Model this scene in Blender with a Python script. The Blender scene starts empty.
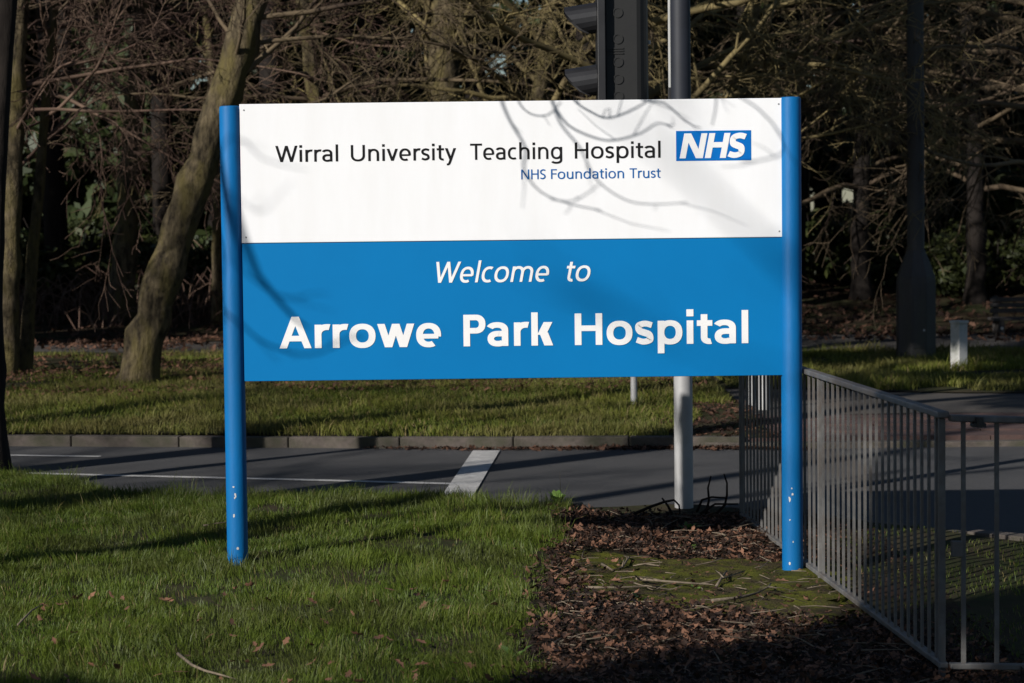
import bpy, math, random
import numpy as np
from mathutils import Vector, Matrix
R = math.radians
S = bpy.context.scene
COL = S.collection

# ------------------------------------------------------------------ camera
FPX, CAMZ = 2400.0, 1.76
PITCH, ROLL = math.atan(131 / FPX), R(0.66)
cam = bpy.data.cameras.new('camera')
cam.sensor_width = 36.0
cam.lens = FPX * 36.0 / 1024.0
cam.clip_start, cam.clip_end = 0.1, 3000
cam.dof.use_dof = True
cam.dof.focus_distance = 12.0
cam.dof.aperture_fstop = 5.6
camo = bpy.data.objects.new('camera', cam)
COL.objects.link(camo)
camo.matrix_world = (Matrix.Translation((0, 0, CAMZ)) @ Matrix.Rotation(R(90) - PITCH, 4, 'X')
                     @ Matrix.Rotation(-ROLL, 4, 'Z'))
S.camera = camo
MC = camo.matrix_world.to_3x3()

# ------------------------------------------------------------------ light
SUN_AZ, SUN_EL = R(43), R(25)          # the sun stands behind the camera, to its left
SUNV = Vector((-math.sin(SUN_AZ) * math.cos(SUN_EL), -math.cos(SUN_AZ) * math.cos(SUN_EL), math.sin(SUN_EL)))
w = bpy.data.worlds.new('World')
S.world = w
w.use_nodes = True
nt = w.node_tree
sky = nt.nodes.new('ShaderNodeTexSky')
sky.sky_type = 'NISHITA'
sky.sun_disc = False
sky.sun_elevation = SUN_EL
sky.sun_rotation = R(180 + 43)
sky.ozone_density = 3.0
sky.dust_density = .4
nt.links.new(sky.outputs[0], nt.nodes['Background'].inputs[0])
nt.nodes['Background'].inputs[1].default_value = 0.05
sl = bpy.data.lights.new('sun', 'SUN')
sl.energy, sl.angle, sl.color = 5.0, R(0.53), (1.0, 0.955, 0.895)
so = bpy.data.objects.new('sun', sl)
COL.objects.link(so)
so.rotation_euler = SUNV.to_track_quat('Z', 'Y').to_euler()
S.view_settings.view_transform = 'Standard'
S.view_settings.look = 'None'
S.view_settings.gamma = 1
S.view_settings.exposure = 0.12


# ------------------------------------------------------------------ helpers
def at(px, py, Y):
    """the point of the vertical plane at distance Y seen at a pixel"""
    d = MC @ Vector(((px - 512) / FPX, (341.5 - py) / FPX, -1))
    return Vector((0, 0, CAMZ)) + d * (Y / d.y)


def gnd(px, py, z=0.0):
    d = MC @ Vector(((px - 512) / FPX, (341.5 - py) / FPX, -1))
    return Vector((0, 0, CAMZ)) + d * ((z - CAMZ) / d.z)


def lerp_tab(tab, x):
    return float(np.interp(x, [t[0] for t in tab], [t[1] for t in tab]))


NEAR_EDGE = [(-16, 18.6), (-4.2, 16.7), (-3.3, 16.2), (-2.6, 15.35), (-1, 14.85), (.3, 14.6), (.8, 14.95), (1.25, 14.95), (1.7, 14.4), (2.7, 13.3), (6, 10.6), (9, 7.0)]
FAR_EDGE = [(-16, 21.6), (-4.2, 19.6), (-.25, 18.9), (1.4, 18.8), (2.2, 18.62), (9, 18.6), (16, 19.5)]
ROADZ = -0.12


def zn(x, y):
    """height of the near verge"""
    x = np.asarray(x, float)
    y = np.asarray(y, float)
    z = 0.012 * np.sin(x * 2.1 + y * .7) + 0.010 * np.sin(y * 3.1 - x * 1.3) + 0.006 * np.sin(x * 7 + 1) * np.sin(y * 6)
    z = z - 0.09 / (1 + np.exp(-(x - .35) * 3.5))
    z = z + 0.03 * np.exp(-((x + 3.5) ** 2 / 1.4 + (y - 16.0) ** 2 / .9))
    return z


def zf(x, y):
    """height of the far verge and the woodland floor"""
    x = np.asarray(x, float)
    y = np.asarray(y, float)
    z = 0.015 * np.sin(x * 1.1 + y * .5) + 0.012 * np.sin(y * 1.7 - x * .6)
    z = z * np.clip((y - 19.2) / 1.5, 0, 1) + 0.55 * np.clip((y - 33.5) / 7, 0, 1) ** 2 * (1 + .25 * np.sin(x * .8))
    return z - .045 * np.exp(-np.clip(y - 18.9, 0, 9) / .7)


class MB:
    def __init__(s):
        s.v, s.f = [], []

    def quad(s, *p):
        n = len(s.v)
        s.v += [tuple(q) for q in p]
        s.f.append(tuple(range(n, n + len(p))))

    def box(s, a, b):
        n = len(s.v)
        (x0, y0, z0), (x1, y1, z1) = a, b
        s.v += [(x0, y0, z0), (x1, y0, z0), (x1, y1, z0), (x0, y1, z0), (x0, y0, z1), (x1, y0, z1), (x1, y1, z1), (x0, y1, z1)]
        s.f += [tuple(n + i for i in q) for q in ((3, 2, 1, 0), (4, 5, 6, 7), (0, 1, 5, 4), (1, 2, 6, 5), (2, 3, 7, 6), (3, 0, 4, 7))]

    def lathe(s, prof, n=20, c=(0, 0, 0), sx=1.0, sy=1.0):
        b = len(s.v)
        for (r, z) in prof:
            for k in range(n):
                a = 2 * math.pi * (k + .5) / n
                s.v.append((c[0] + r * math.cos(a) * sx, c[1] + r * math.sin(a) * sy, c[2] + z))
        for i in range(len(prof) - 1):
            for k in range(n):
                k2 = (k + 1) % n
                s.f.append((b + i * n + k, b + i * n + k2, b + (i + 1) * n + k2, b + (i + 1) * n + k))
        s.f.append(tuple(b + k for k in range(n))[::-1])
        s.f.append(tuple(b + (len(prof) - 1) * n + k for k in range(n)))

    def tube(s, pts, rad, n=6):
        pts = [Vector(p) for p in pts]
        if not hasattr(rad, '__len__'):
            rad = [rad] * len(pts)
        b = len(s.v)
        for i, p in enumerate(pts):
            d = (pts[min(i + 1, len(pts) - 1)] - pts[max(i - 1, 0)]).normalized()
            u = d.cross(Vector((0.3, 1, .2)) if abs(d.y) < .9 else Vector((1, 0, .1))).normalized()
            v = d.cross(u)
            for k in range(n):
                a = 2 * math.pi * k / n
                s.v.append(tuple(p + (u * math.cos(a) + v * math.sin(a)) * rad[i]))
        for i in range(len(pts) - 1):
            for k in range(n):
                k2 = (k + 1) % n
                s.f.append((b + i * n + k, b + i * n + k2, b + (i + 1) * n + k2, b + (i + 1) * n + k))
        s.f.append(tuple(b + k for k in range(n))[::-1])
        s.f.append(tuple(b + (len(pts) - 1) * n + k for k in range(n)))

    def build(s, name, mat, parent=None, smooth=False, bevel=0, mesh_only=False):
        me = bpy.data.meshes.new(name)
        me.from_pydata(s.v, [], s.f)
        return finish(me, name, mat, parent, smooth, bevel, mesh_only)


def finish(me, name, mat, parent=None, smooth=False, bevel=0, mesh_only=False):
    me.materials.append(mat)
    if smooth:
        me.polygons.foreach_set('use_smooth', [True] * len(me.polygons))
        if smooth == 'auto':
            me.set_sharp_from_angle(angle=R(40))
    me.update()
    if mesh_only:
        return me
    o = bpy.data.objects.new(name, me)
    COL.objects.link(o)
    o.parent = parent
    if bevel:
        m = o.modifiers.new('bevel', 'BEVEL')
        m.width, m.segments, m.limit_method = bevel, 2, 'ANGLE'
    return o


def arr_mesh(name, V, F, mat, parent=None, attr=None, smooth=False, mesh_only=False):
    """mesh from numpy arrays; F is n x 3 or n x 4"""
    me = bpy.data.meshes.new(name)
    k = F.shape[1]
    me.vertices.add(len(V))
    me.vertices.foreach_set('co', np.ascontiguousarray(V, np.float32).ravel())
    me.loops.add(F.size)
    me.loops.foreach_set('vertex_index', np.ascontiguousarray(F, np.int32).ravel())
    me.polygons.add(len(F))
    me.polygons.foreach_set('loop_start', np.arange(0, F.size, k, dtype=np.int32))
    if attr is not None:
        a = me.attributes.new('rnd', 'FLOAT', 'POINT')
        a.data.foreach_set('value', np.ascontiguousarray(attr, np.float32))
    me.update(calc_edges=True)
    return finish(me, name, mat, parent, smooth, 0, mesh_only)


def empty(name, loc=(0, 0, 0)):
    o = bpy.data.objects.new(name, None)
    o.location = loc
    o.empty_display_size = .2
    COL.objects.link(o)
    return o


def tag(o, label=None, cat=None, group=None, kind=None):
    for k, v in (('label', label), ('category', cat), ('group', group), ('kind', kind)):
        if v:
            o[k] = v
    return o


def inst(me, name, parent=None, loc=(0, 0, 0), rot=(0, 0, 0), sc=(1, 1, 1)):
    o = bpy.data.objects.new(name, me)
    COL.objects.link(o)
    o.parent = parent
    o.location, o.rotation_euler, o.scale = loc, rot, sc
    return o


# ------------------------------------------------------------------ materials
def mat(name, c1, c2=None, scale=5.0, rough=.7, bump=0.0, c3=None, scale3=1.0, detail=6, metal=0.0, spec=.5, stretch=(1, 1, 1),
        bscale=None, bdist=.02, attr=False, transl=0.0, lo=.35, hi=.65, coat=0.0):
    m = bpy.data.materials.new(name)
    m.use_nodes = True
    t = m.node_tree
    P = t.nodes['Principled BSDF']
    L = t.links.new
    P.inputs['Roughness'].default_value = rough
    P.inputs['Metallic'].default_value = metal
    P.inputs['Specular IOR Level'].default_value = spec
    P.inputs['Base Color'].default_value = (*c1, 1)
    if coat:
        P.inputs['Coat Weight'].default_value = coat
    tc = t.nodes.new('ShaderNodeTexCoord')
    mp = t.nodes.new('ShaderNodeMapping')
    mp.inputs['Scale'].default_value = stretch
    L(tc.outputs['Object'], mp.inputs[0])

    def noise(sc, det):
        n = t.nodes.new('ShaderNodeTexNoise')
        n.inputs['Scale'].default_value = sc
        n.inputs['Detail'].default_value = det
        n.inputs['Roughness'].default_value = .65
        L(mp.outputs[0], n.inputs['Vector'])
        return n
    colour = None
    if c2 is not None:
        rp = t.nodes.new('ShaderNodeValToRGB')
        rp.color_ramp.elements[0].position, rp.color_ramp.elements[1].position = lo, hi
        rp.color_ramp.elements[0].color, rp.color_ramp.elements[1].color = (*c1, 1), (*c2, 1)
        if attr:
            a = t.nodes.new('ShaderNodeAttribute')
            a.attribute_name = 'rnd'
            L(a.outputs['Fac'], rp.inputs[0])
        else:
            L(noise(scale, detail).outputs['Fac'], rp.inputs[0])
        colour = rp.outputs[0]
        if c3 is not None:
            rp2 = t.nodes.new('ShaderNodeValToRGB')
            rp2.color_ramp.elements[0].position, rp2.color_ramp.elements[1].position = .45, .62
            L(noise(scale3, 5).outputs['Fac'], rp2.inputs[0])
            mx = t.nodes.new('ShaderNodeMix')
            mx.data_type = 'RGBA'
            L(rp2.outputs[0], mx.inputs[0])
            L(colour, mx.inputs[6])
            mx.inputs[7].default_value = (*c3, 1)
            colour = mx.outputs[2]
        L(colour, P.inputs['Base Color'])
    if bump:
        b = t.nodes.new('ShaderNodeBump')
        b.inputs['Strength'].default_value = bump
        b.inputs['Distance'].default_value = bdist
        L(noise(bscale or scale * 3, 8).outputs['Fac'], b.inputs['Height'])
        L(b.outputs[0], P.inputs['Normal'])
    if transl:
        tr = t.nodes.new('ShaderNodeBsdfTranslucent')
        tr.inputs[0].default_value = (*c1, 1)
        if colour:
            L(colour, tr.inputs[0])
        ms = t.nodes.new('ShaderNodeMixShader')
        ms.inputs[0].default_value = transl
        L(P.outputs[0], ms.inputs[1])
        L(tr.outputs[0], ms.inputs[2])
        L(ms.outputs[0], t.nodes['Material Output'].inputs[0])
    return m


M = dict(
    blue_post=mat('blue_post_paint', (.001, .112, .315), (.002, .132, .365), 5, .55, .10, spec=.22, bscale=30, c3=(.004, .115, .31), scale3=9, stretch=(1, 1, .35)),
    blue=mat('blue_panel', (.001, .155, .405), (.001, .166, .43), 1.2, .5, 0, spec=.14),
    white=mat('white_panel', (.83, .84, .86), (.795, .80, .81), 2.2, .40, 0, spec=.4, stretch=(2.5, 1, .5)),
    white_ink=mat('white_lettering', (.82, .82, .82), (.78, .78, .78), 9, .5),
    black_ink=mat('black_lettering', (.010, .010, .011), (.014, .014, .015), 9, .6, spec=.08),
    blue_ink=mat('blue_lettering', (.006, .105, .33), (.008, .11, .35), 9, .6, spec=.1),
    logo_blue=mat('logo_blue', (.001, .130, .46), (.001, .14, .48), 9, .6, spec=.1),
    edge=mat('panel_edge_metal', (.30, .31, .32), (.2, .2, .2), 20, .5, metal=.6),
    chip=mat('chipped_primer', (.55, .56, .56), (.40, .38, .35), 60, .7),
    galv=mat('galvanised_steel', (.42, .42, .42), (.33, .33, .335), 4, .5, .03, c3=(.36, .355, .34), scale3=2, metal=.15),
    fence=mat('weathered_grey_steel', (.175, .17, .162), (.085, .085, .083), 9, .6, .08, c3=(.12, .10, .085), scale3=4, metal=.1),
    black=mat('black_plastic', (.012, .012, .014), (.018, .018, .02), 8, .45, .02),
    dark_grey=mat('dark_grey_plastic', (.009, .0088, .0085), (.007, .007, .007), 8, .55, .02),
    pole_shade=mat('shaded_pole_grey', (.020, .023, .032), (.016, .018, .024), 4, .6, .02, spec=.3),  # pole grey darkened to carry the shade on its upper length
    pale=mat('pale_grey_plastic', (.45, .45, .44), (.36, .37, .36), 6, .6),
    lens=mat('dark_lens', (.02, .09, .05), (.02, .07, .04), 6, .2),
    column=mat('aged_lamp_column', (.050, .047, .048), (.026, .024, .025), 3, .7, .15, c3=(.045, .045, .037), scale3=2, stretch=(1, 1, .3)),
    bollard=mat('bollard_concrete', (.52, .52, .50), (.40, .40, .38), 6, .8, .1, c3=(.30, .31, .26), scale3=4),
    bench=mat('dark_weathered_timber', (.06, .052, .048), (.035, .031, .029), 8, .8, .2, stretch=(1, 6, 6)),
    asphalt=mat('asphalt', (.082, .080, .080), (.036, .036, .039), 90, .85, .5, c3=(.052, .051, .052), scale3=.9, bscale=160, lo=.3, hi=.7),
    path=mat('path_asphalt', (.052, .046, .043), (.032, .028, .026), 30, .9, .3, c3=(.07, .06, .05), scale3=.8, bscale=120),
    line=mat('worn_white_paint', (.66, .65, .62), (.40, .39, .38), 14, .75, .3, lo=.35, hi=.6, detail=10, c3=(.46, .45, .43), scale3=3, bscale=150),
    kerb=mat('kerb_concrete', (.120, .098, .084), (.055, .045, .038), 6, .9, .4, c3=(.050, .048, .030), scale3=2.2, bscale=50),
    red=mat('red_block_paving', (.080, .042, .036), (.050, .030, .027), 5, .9, .2, c3=(.08, .06, .05), scale3=1),
    soil=mat('grass_soil', (.035, .030, .018), (.035, .045, .015), 6, 1, .4, c3=(.05, .04, .025), scale3=1.6, bscale=30, spec=.1),
    litter_soil=mat('leaf_mould', (.045, .028, .02), (.022, .015, .011), 14, 1, .6, c3=(.03, .03, .014), scale3=2, bscale=40, spec=.1),
    wood_floor=mat('woodland_floor', (.050, .034, .020), (.024, .018, .011), 5, 1, .6, c3=(.03, .035, .014), scale3=.6, bscale=18, spec=.1),
    moss=mat('mossy_concrete', (.130, .135, .018), (.050, .052, .014), 7, .95, .8, c3=(.060, .047, .026), scale3=6.5, bscale=70, spec=.1, bdist=.03),
    grass=mat('grass_blades', (.040, .084, .009), (.150, .192, .026), attr=True, lo=0, hi=1, rough=.5, transl=.35, spec=.3, c3=(.090, .110, .024), scale3=1.3),
    far_grass=mat('far_grass_blades', (.060, .098, .012), (.20, .205, .040), attr=True, lo=0, hi=1, rough=.6, transl=.3, spec=.2, c3=(.15, .135, .045), scale3=.5),
    leaf=mat('dead_leaves', (.022, .014, .011), (.235, .118, .072), attr=True, lo=0, hi=1, rough=.75, transl=.15, spec=.25),
    straw=mat('pale_dead_leaf', (.30, .20, .11), (.22, .13, .07), 12, .75),
    twig=mat('fallen_twig', (.10, .075, .055), (.20, .16, .11), 30, .85, .2),
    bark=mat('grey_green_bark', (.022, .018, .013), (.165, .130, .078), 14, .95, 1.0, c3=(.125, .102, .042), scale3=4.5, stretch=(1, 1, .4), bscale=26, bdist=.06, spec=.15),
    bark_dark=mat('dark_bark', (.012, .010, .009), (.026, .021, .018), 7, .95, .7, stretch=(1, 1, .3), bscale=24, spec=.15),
    twigs=mat('bare_twigs', (.045, .030, .023), (.165, .125, .075), .8, .85, spec=.2),
    twigs_red=mat('reddish_twigs', (.065, .036, .030), (.17, .115, .082), .8, .85, spec=.2),
    twigs_gold=mat('mossy_twigs', (.25, .20, .088), (.055, .040, .027), .9, .85, spec=.2),
    ever=mat('evergreen_leaves', (.016, .026, .009), (.042, .056, .018), attr=True, lo=0, hi=1, rough=.5, transl=.12, spec=.3),
    shrub=mat('shrub_leaves', (.018, .026, .008), (.050, .058, .017), attr=True, lo=0, hi=1, rough=.5, transl=.2, spec=.3),
    weed=mat('weed_leaves', (.10, .19, .035), (.16, .25, .06), attr=True, lo=0, hi=1, rough=.5, transl=.3, spec=.3),
)

for k_, st_ in (('grass', (.26, .20, .085)), ('far_grass', (.25, .19, .085))):
    for nd in M[k_].node_tree.nodes:
        if nd.type == 'VALTORGB' and tuple(nd.color_ramp.elements[0].color)[1] > .05:
            cr = nd.color_ramp
            cr.elements[1].position = .86
            e_ = cr.elements.new(.93)
            e_.color = (*st_, 1)


# ------------------------------------------------------------------ setting
def grid(name, x0, x1, nx, ylo, yhi, ny, zfun, material, kind='structure', parent=None, pw=1.0):
    xs = np.linspace(x0, x1, nx)
    V = np.zeros((nx * ny, 3))
    k = 0
    ts = np.linspace(0, 1, ny) ** pw
    for x in xs:
        a, b = ylo(x), yhi(x)
        yy = a + (b - a) * ts
        V[k:k + ny, 0], V[k:k + ny, 1], V[k:k + ny, 2] = x, yy, zfun(np.full(ny, x), yy)
        k += ny
    i, j = np.meshgrid(np.arange(nx - 1), np.arange(ny - 1), indexing='ij')
    a = (i * ny + j).ravel()
    F = np.stack([a, a + ny, a + ny + 1, a + 1], 1)
    o = arr_mesh(name, V, F, material, parent, smooth=True)
    if kind:
        o['kind'] = kind
    return o


near_e = lambda x: lerp_tab(NEAR_EDGE, x)
far_e = lambda x: lerp_tab(FAR_EDGE, x)
KW = .125
# base earth sheet that reaches the horizon
m_ = MB()
m_.quad((-900, -900, -.6), (900, -900, -.6), (900, 1500, -.6), (-900, 1500, -.6))
tag(m_.build('ground', M['wood_floor']), kind='structure')
# road
road = grid('road', -60, 60, 61, lambda x: -2.0 if x > 3 else 9.0, lambda x: 24.0, 21, lambda x, y: np.full_like(x, ROADZ), M['asphalt'])
# verge this side, two sheets: lawn and leaf litter
LIT = lambda y: lerp_tab([(-30, -1.2), (8.5, .02), (9.0, .04), (10.9, .14), (12, .2), (14, .30), (16, .32)], y)
near_verge = grid('near_verge', -30, 9, 160, lambda x: -30.0, lambda x: near_e(x) - KW, 140, zn, M['soil'], pw=.45)
V, F = [], []
NX, NY = 46, 60
for i in range(NX):
    for j in range(NY):
        y = 6.0 + (14.40 - 6.0) * j / (NY - 1)
        xl = LIT(y) + .05 * math.sin(y * 5) + .03 * math.sin(y * 13)
        x = xl + (2.05 + .0 * y - xl) * i / (NX - 1)
        y = min(y, near_e(x) - KW - .01)
        V.append((x, y, float(zn(x, y)) + .006))
for i in range(NX - 1):
    for j in range(NY - 1):
        a = i * NY + j
        F.append((a, a + NY, a + NY + 1, a + 1))
tag(arr_mesh('leaf_bed', np.array(V), np.array(F), M['litter_soil'], smooth=True), kind='structure')
# far verge, path and woodland floor
far_verge = grid('far_verge', -30, 2.05, 90, lambda x: far_e(x) + KW, lambda x: 31.0, 40, zf, M['soil'])
PAVE1, TAR1 = 20.3, 23.0
side_path = grid('side_path', 2.05, 30, 40, lambda x: PAVE1 + .02, lambda x: TAR1 + .25 * math.sin(x), 10, lambda x, y: zf(x, y) - .01, M['path'])
grid('verge_island', 2.05, 30, 50, lambda x: TAR1 + .25 * math.sin(x), lambda x: 31.0 - 2.3 / (1 + math.exp(-(x - 3.2) * 2)), 24, zf, M['soil'])
grid('footpath', -40, 40, 60, lambda x: 31.0 - 2.3 / (1 + math.exp(-(x - 3.2) * 2)), lambda x: 33.2, 6, lambda x, y: zf(x, y) - .012, M['path'])
grid('woodland_floor', -60, 60, 120, lambda x: 33.2, lambda x: 130.0, 60, zf, M['wood_floor'], pw=1.6)

# kerbs made of stones
ST_L = .905
mb = MB()
mb.box((0, 0, -.16), (ST_L, KW, 0.0))
km = mb.build('kerb_stone', M['kerb'], mesh_only=True)


def kerb(name, tab, x0, x1, off, z, zvar=0.004):
    root = empty(name)
    tag(root, kind='structure')
    rnd = random.Random(5)
    x = x0
    while x < x1:
        y = lerp_tab(tab, x)
        x2 = x
        while math.hypot(x2 - x, lerp_tab(tab, x2) - y) < ST_L + .005:
            x2 += .005
        a = math.atan2(lerp_tab(tab, x2) - y, x2 - x)
        o = inst(km, 'kerb_stone', root, (x, y + off, z(x, y) + rnd.uniform(-zvar, zvar)), (rnd.uniform(-.012, .012), 0, a + rnd.uniform(-.004, .004)))
        b = o.modifiers.new('bevel', 'BEVEL')
        b.width, b.segments = .008, 2
        x = x2
    return root


kerb('far_kerb', FAR_EDGE, -9.0, 1.5, 0, lambda x, y: -.034 - .03 * max(0, (x - .9)))
kerb('near_kerb', NEAR_EDGE, -4.5, 7.0, -KW, lambda x, y: float(zn(x, y)) + (.005 if x > 1.2 else -.035))
# the low kerb and red block paving of the crossing
kerb('dropped_kerb', [(x, 18.62 + max(0, 1.9 - x) * .3) for x in (1.5, 1.9, 20)], 1.5, 9.0, 0, lambda x, y: -.075)
pv = empty('red_paving')
tag(pv, kind='structure')
mb = MB()
mb.box((.004, .004, -.06), (.396, .396, 0))
pm = mb.build('paving_block', M['red'], mesh_only=True)
rnd = random.Random(3)
for i in range(16):
    for j in range(4):
        inst(pm, 'paving_block', pv, (1.75 + i * .4, 18.77 + j * .4, -.045 + j * .013 + rnd.uniform(-.003, .003)), (rnd.uniform(-.006, .006), rnd.uniform(-.006, .006), 0))


# road markings (parts of the road)
def strip(name, pts, wd, z):
    m = MB()
    for (a, b) in zip(pts[:-1], pts[1:]):
        a, b = Vector((*a, 0)), Vector((*b, 0))
        n = (b - a).normalized().cross(Vector((0, 0, 1))) * wd / 2
        m.quad(a - n + Vector((0, 0, z)), a + n + Vector((0, 0, z)), b + n + Vector((0, 0, z)), b - n + Vector((0, 0, z)))
    return m.build(name, M['line'], road)


strip('edge_line', [(-8, 18.85), (-5, 17.95), (-2.96, 17.27), (-1.6, 16.86), (-.40, 16.46)], .09, ROADZ + .005)
strip('lane_dash', [(-5.4, 19.22), (-4.2, 18.86), (-3.22, 18.62)], .08, ROADZ + .005)
strip('stop_line', [(-.40, 15.2), (-.21, 18.70)], .21, ROADZ + .009)

# ------------------------------------------------------------------ the hospital sign
SY = 12.0
PX = .005
sign = empty('hospital_sign', (at(515, 560, SY).x, SY, 0))
tag(sign, 'blue and white hospital welcome sign on two round blue posts', 'sign')
so_ = sign.location


def loc(p):
    return Vector(p) - Vector(so_)


PR = .0525
for (pt, pb, zl) in (((229.5, 106), (238, 557), 0), ((790, 97), (793, 572), 1)):
    a, b = at(*pt, SY), at(*pb, SY)
    x = (a.x + b.x) / 2
    base = float(zn(x, SY)) - .1
    m = MB()
    m.lathe([(PR, base), (PR, a.z - .012), (PR * .95, a.z - .003), (PR * .8, a.z), (.012, a.z + .002)], 40, (x - so_.x, 0, 0))
    post = m.build('post', M['blue_post'], sign, smooth='auto')
    rnd = random.Random(11 + zl)
    spots = ((.36, .013, .010), (.32, .012, .026), (.305, .010, .018), (.215, .011, .022), (.05, .014, .018)) if not zl else \
        ((.43, .008, .012), (.40, .012, .018), (.375, .014, .03), (.27, .009, .010), (.16, .008, .012), (.05, .012, .016))
    for k, (h, wd, hh) in enumerate(spots):
        m = MB()
        ang0 = R(-90 + rnd.uniform(-24, 6))
        gz = b.z
        ring = []
        for q in range(8):
            t = 2 * math.pi * q / 8
            rr = rnd.uniform(.55, 1.15)
            da = math.cos(t) * wd * rr / 2 / PR
            ring.append(((x - so_.x) + (PR + .0012) * math.cos(ang0 + da), (PR + .0012) * math.sin(ang0 + da), gz + h + math.sin(t) * hh * rr / 2))
        m.quad(*ring)
        m.build('paint_chip', M['chip'], post)
# boards
TL, TR = at(240.5, 104, SY), at(780, 98.5, SY)
BL, BR = at(245.5, 380.5, SY), at(785, 375.5, SY)
x0, x1 = (TL.x + BL.x) / 2 - .004, (TR.x + BR.x) / 2 + .004
zt, zb = (TL.z + TR.z) / 2, (BL.z + BR.z) / 2
zm = at(512, 240.3, SY).z
FY = -.022                                  # front face, relative to the posts
m = MB()
m.box((x0 - so_.x, FY, zm + .0015), (x1 - so_.x, FY + .03, zt))
wp = m.build('white_panel', M['white'], sign, bevel=.0025)
m = MB()
m.box((x0 - so_.x, FY + .001, zb), (x1 - so_.x, FY + .031, zm - .0015))
bp = m.build('blue_panel', M['blue'], sign, bevel=.0025)
m = MB()
m.box((x0 - so_.x + .01, FY + .032, zb + .02), (x1 - so_.x - .01, FY + .05, zb + .06))
m.box((x0 - so_.x + .01, FY + .032, zt - .06), (x1 - so_.x - .01, FY + .05, zt - .02))
m.box((x0 - so_.x + .01, FY + .032, zm - .02), (x1 - so_.x - .01, FY + .05, zm + .02))
m.build('back_rail', M['edge'], sign)
for (fx, fz, par) in ((.022, zt - .03, wp), (.022, zm + .03, wp), (-.022, zt - .03, wp), (-.022, zm + .03, wp)):
    m = MB()
    xx = (x0 if fx > 0 else x1) + fx - so_.x
    m.lathe([(.0045, 0), (.004, .0015), (.001, .002)], 10)
    m.v = [(xx + v[0], FY - v[2], fz + v[1]) for v in m.v]
    m.build('rivet', M['edge'], par)


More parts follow.
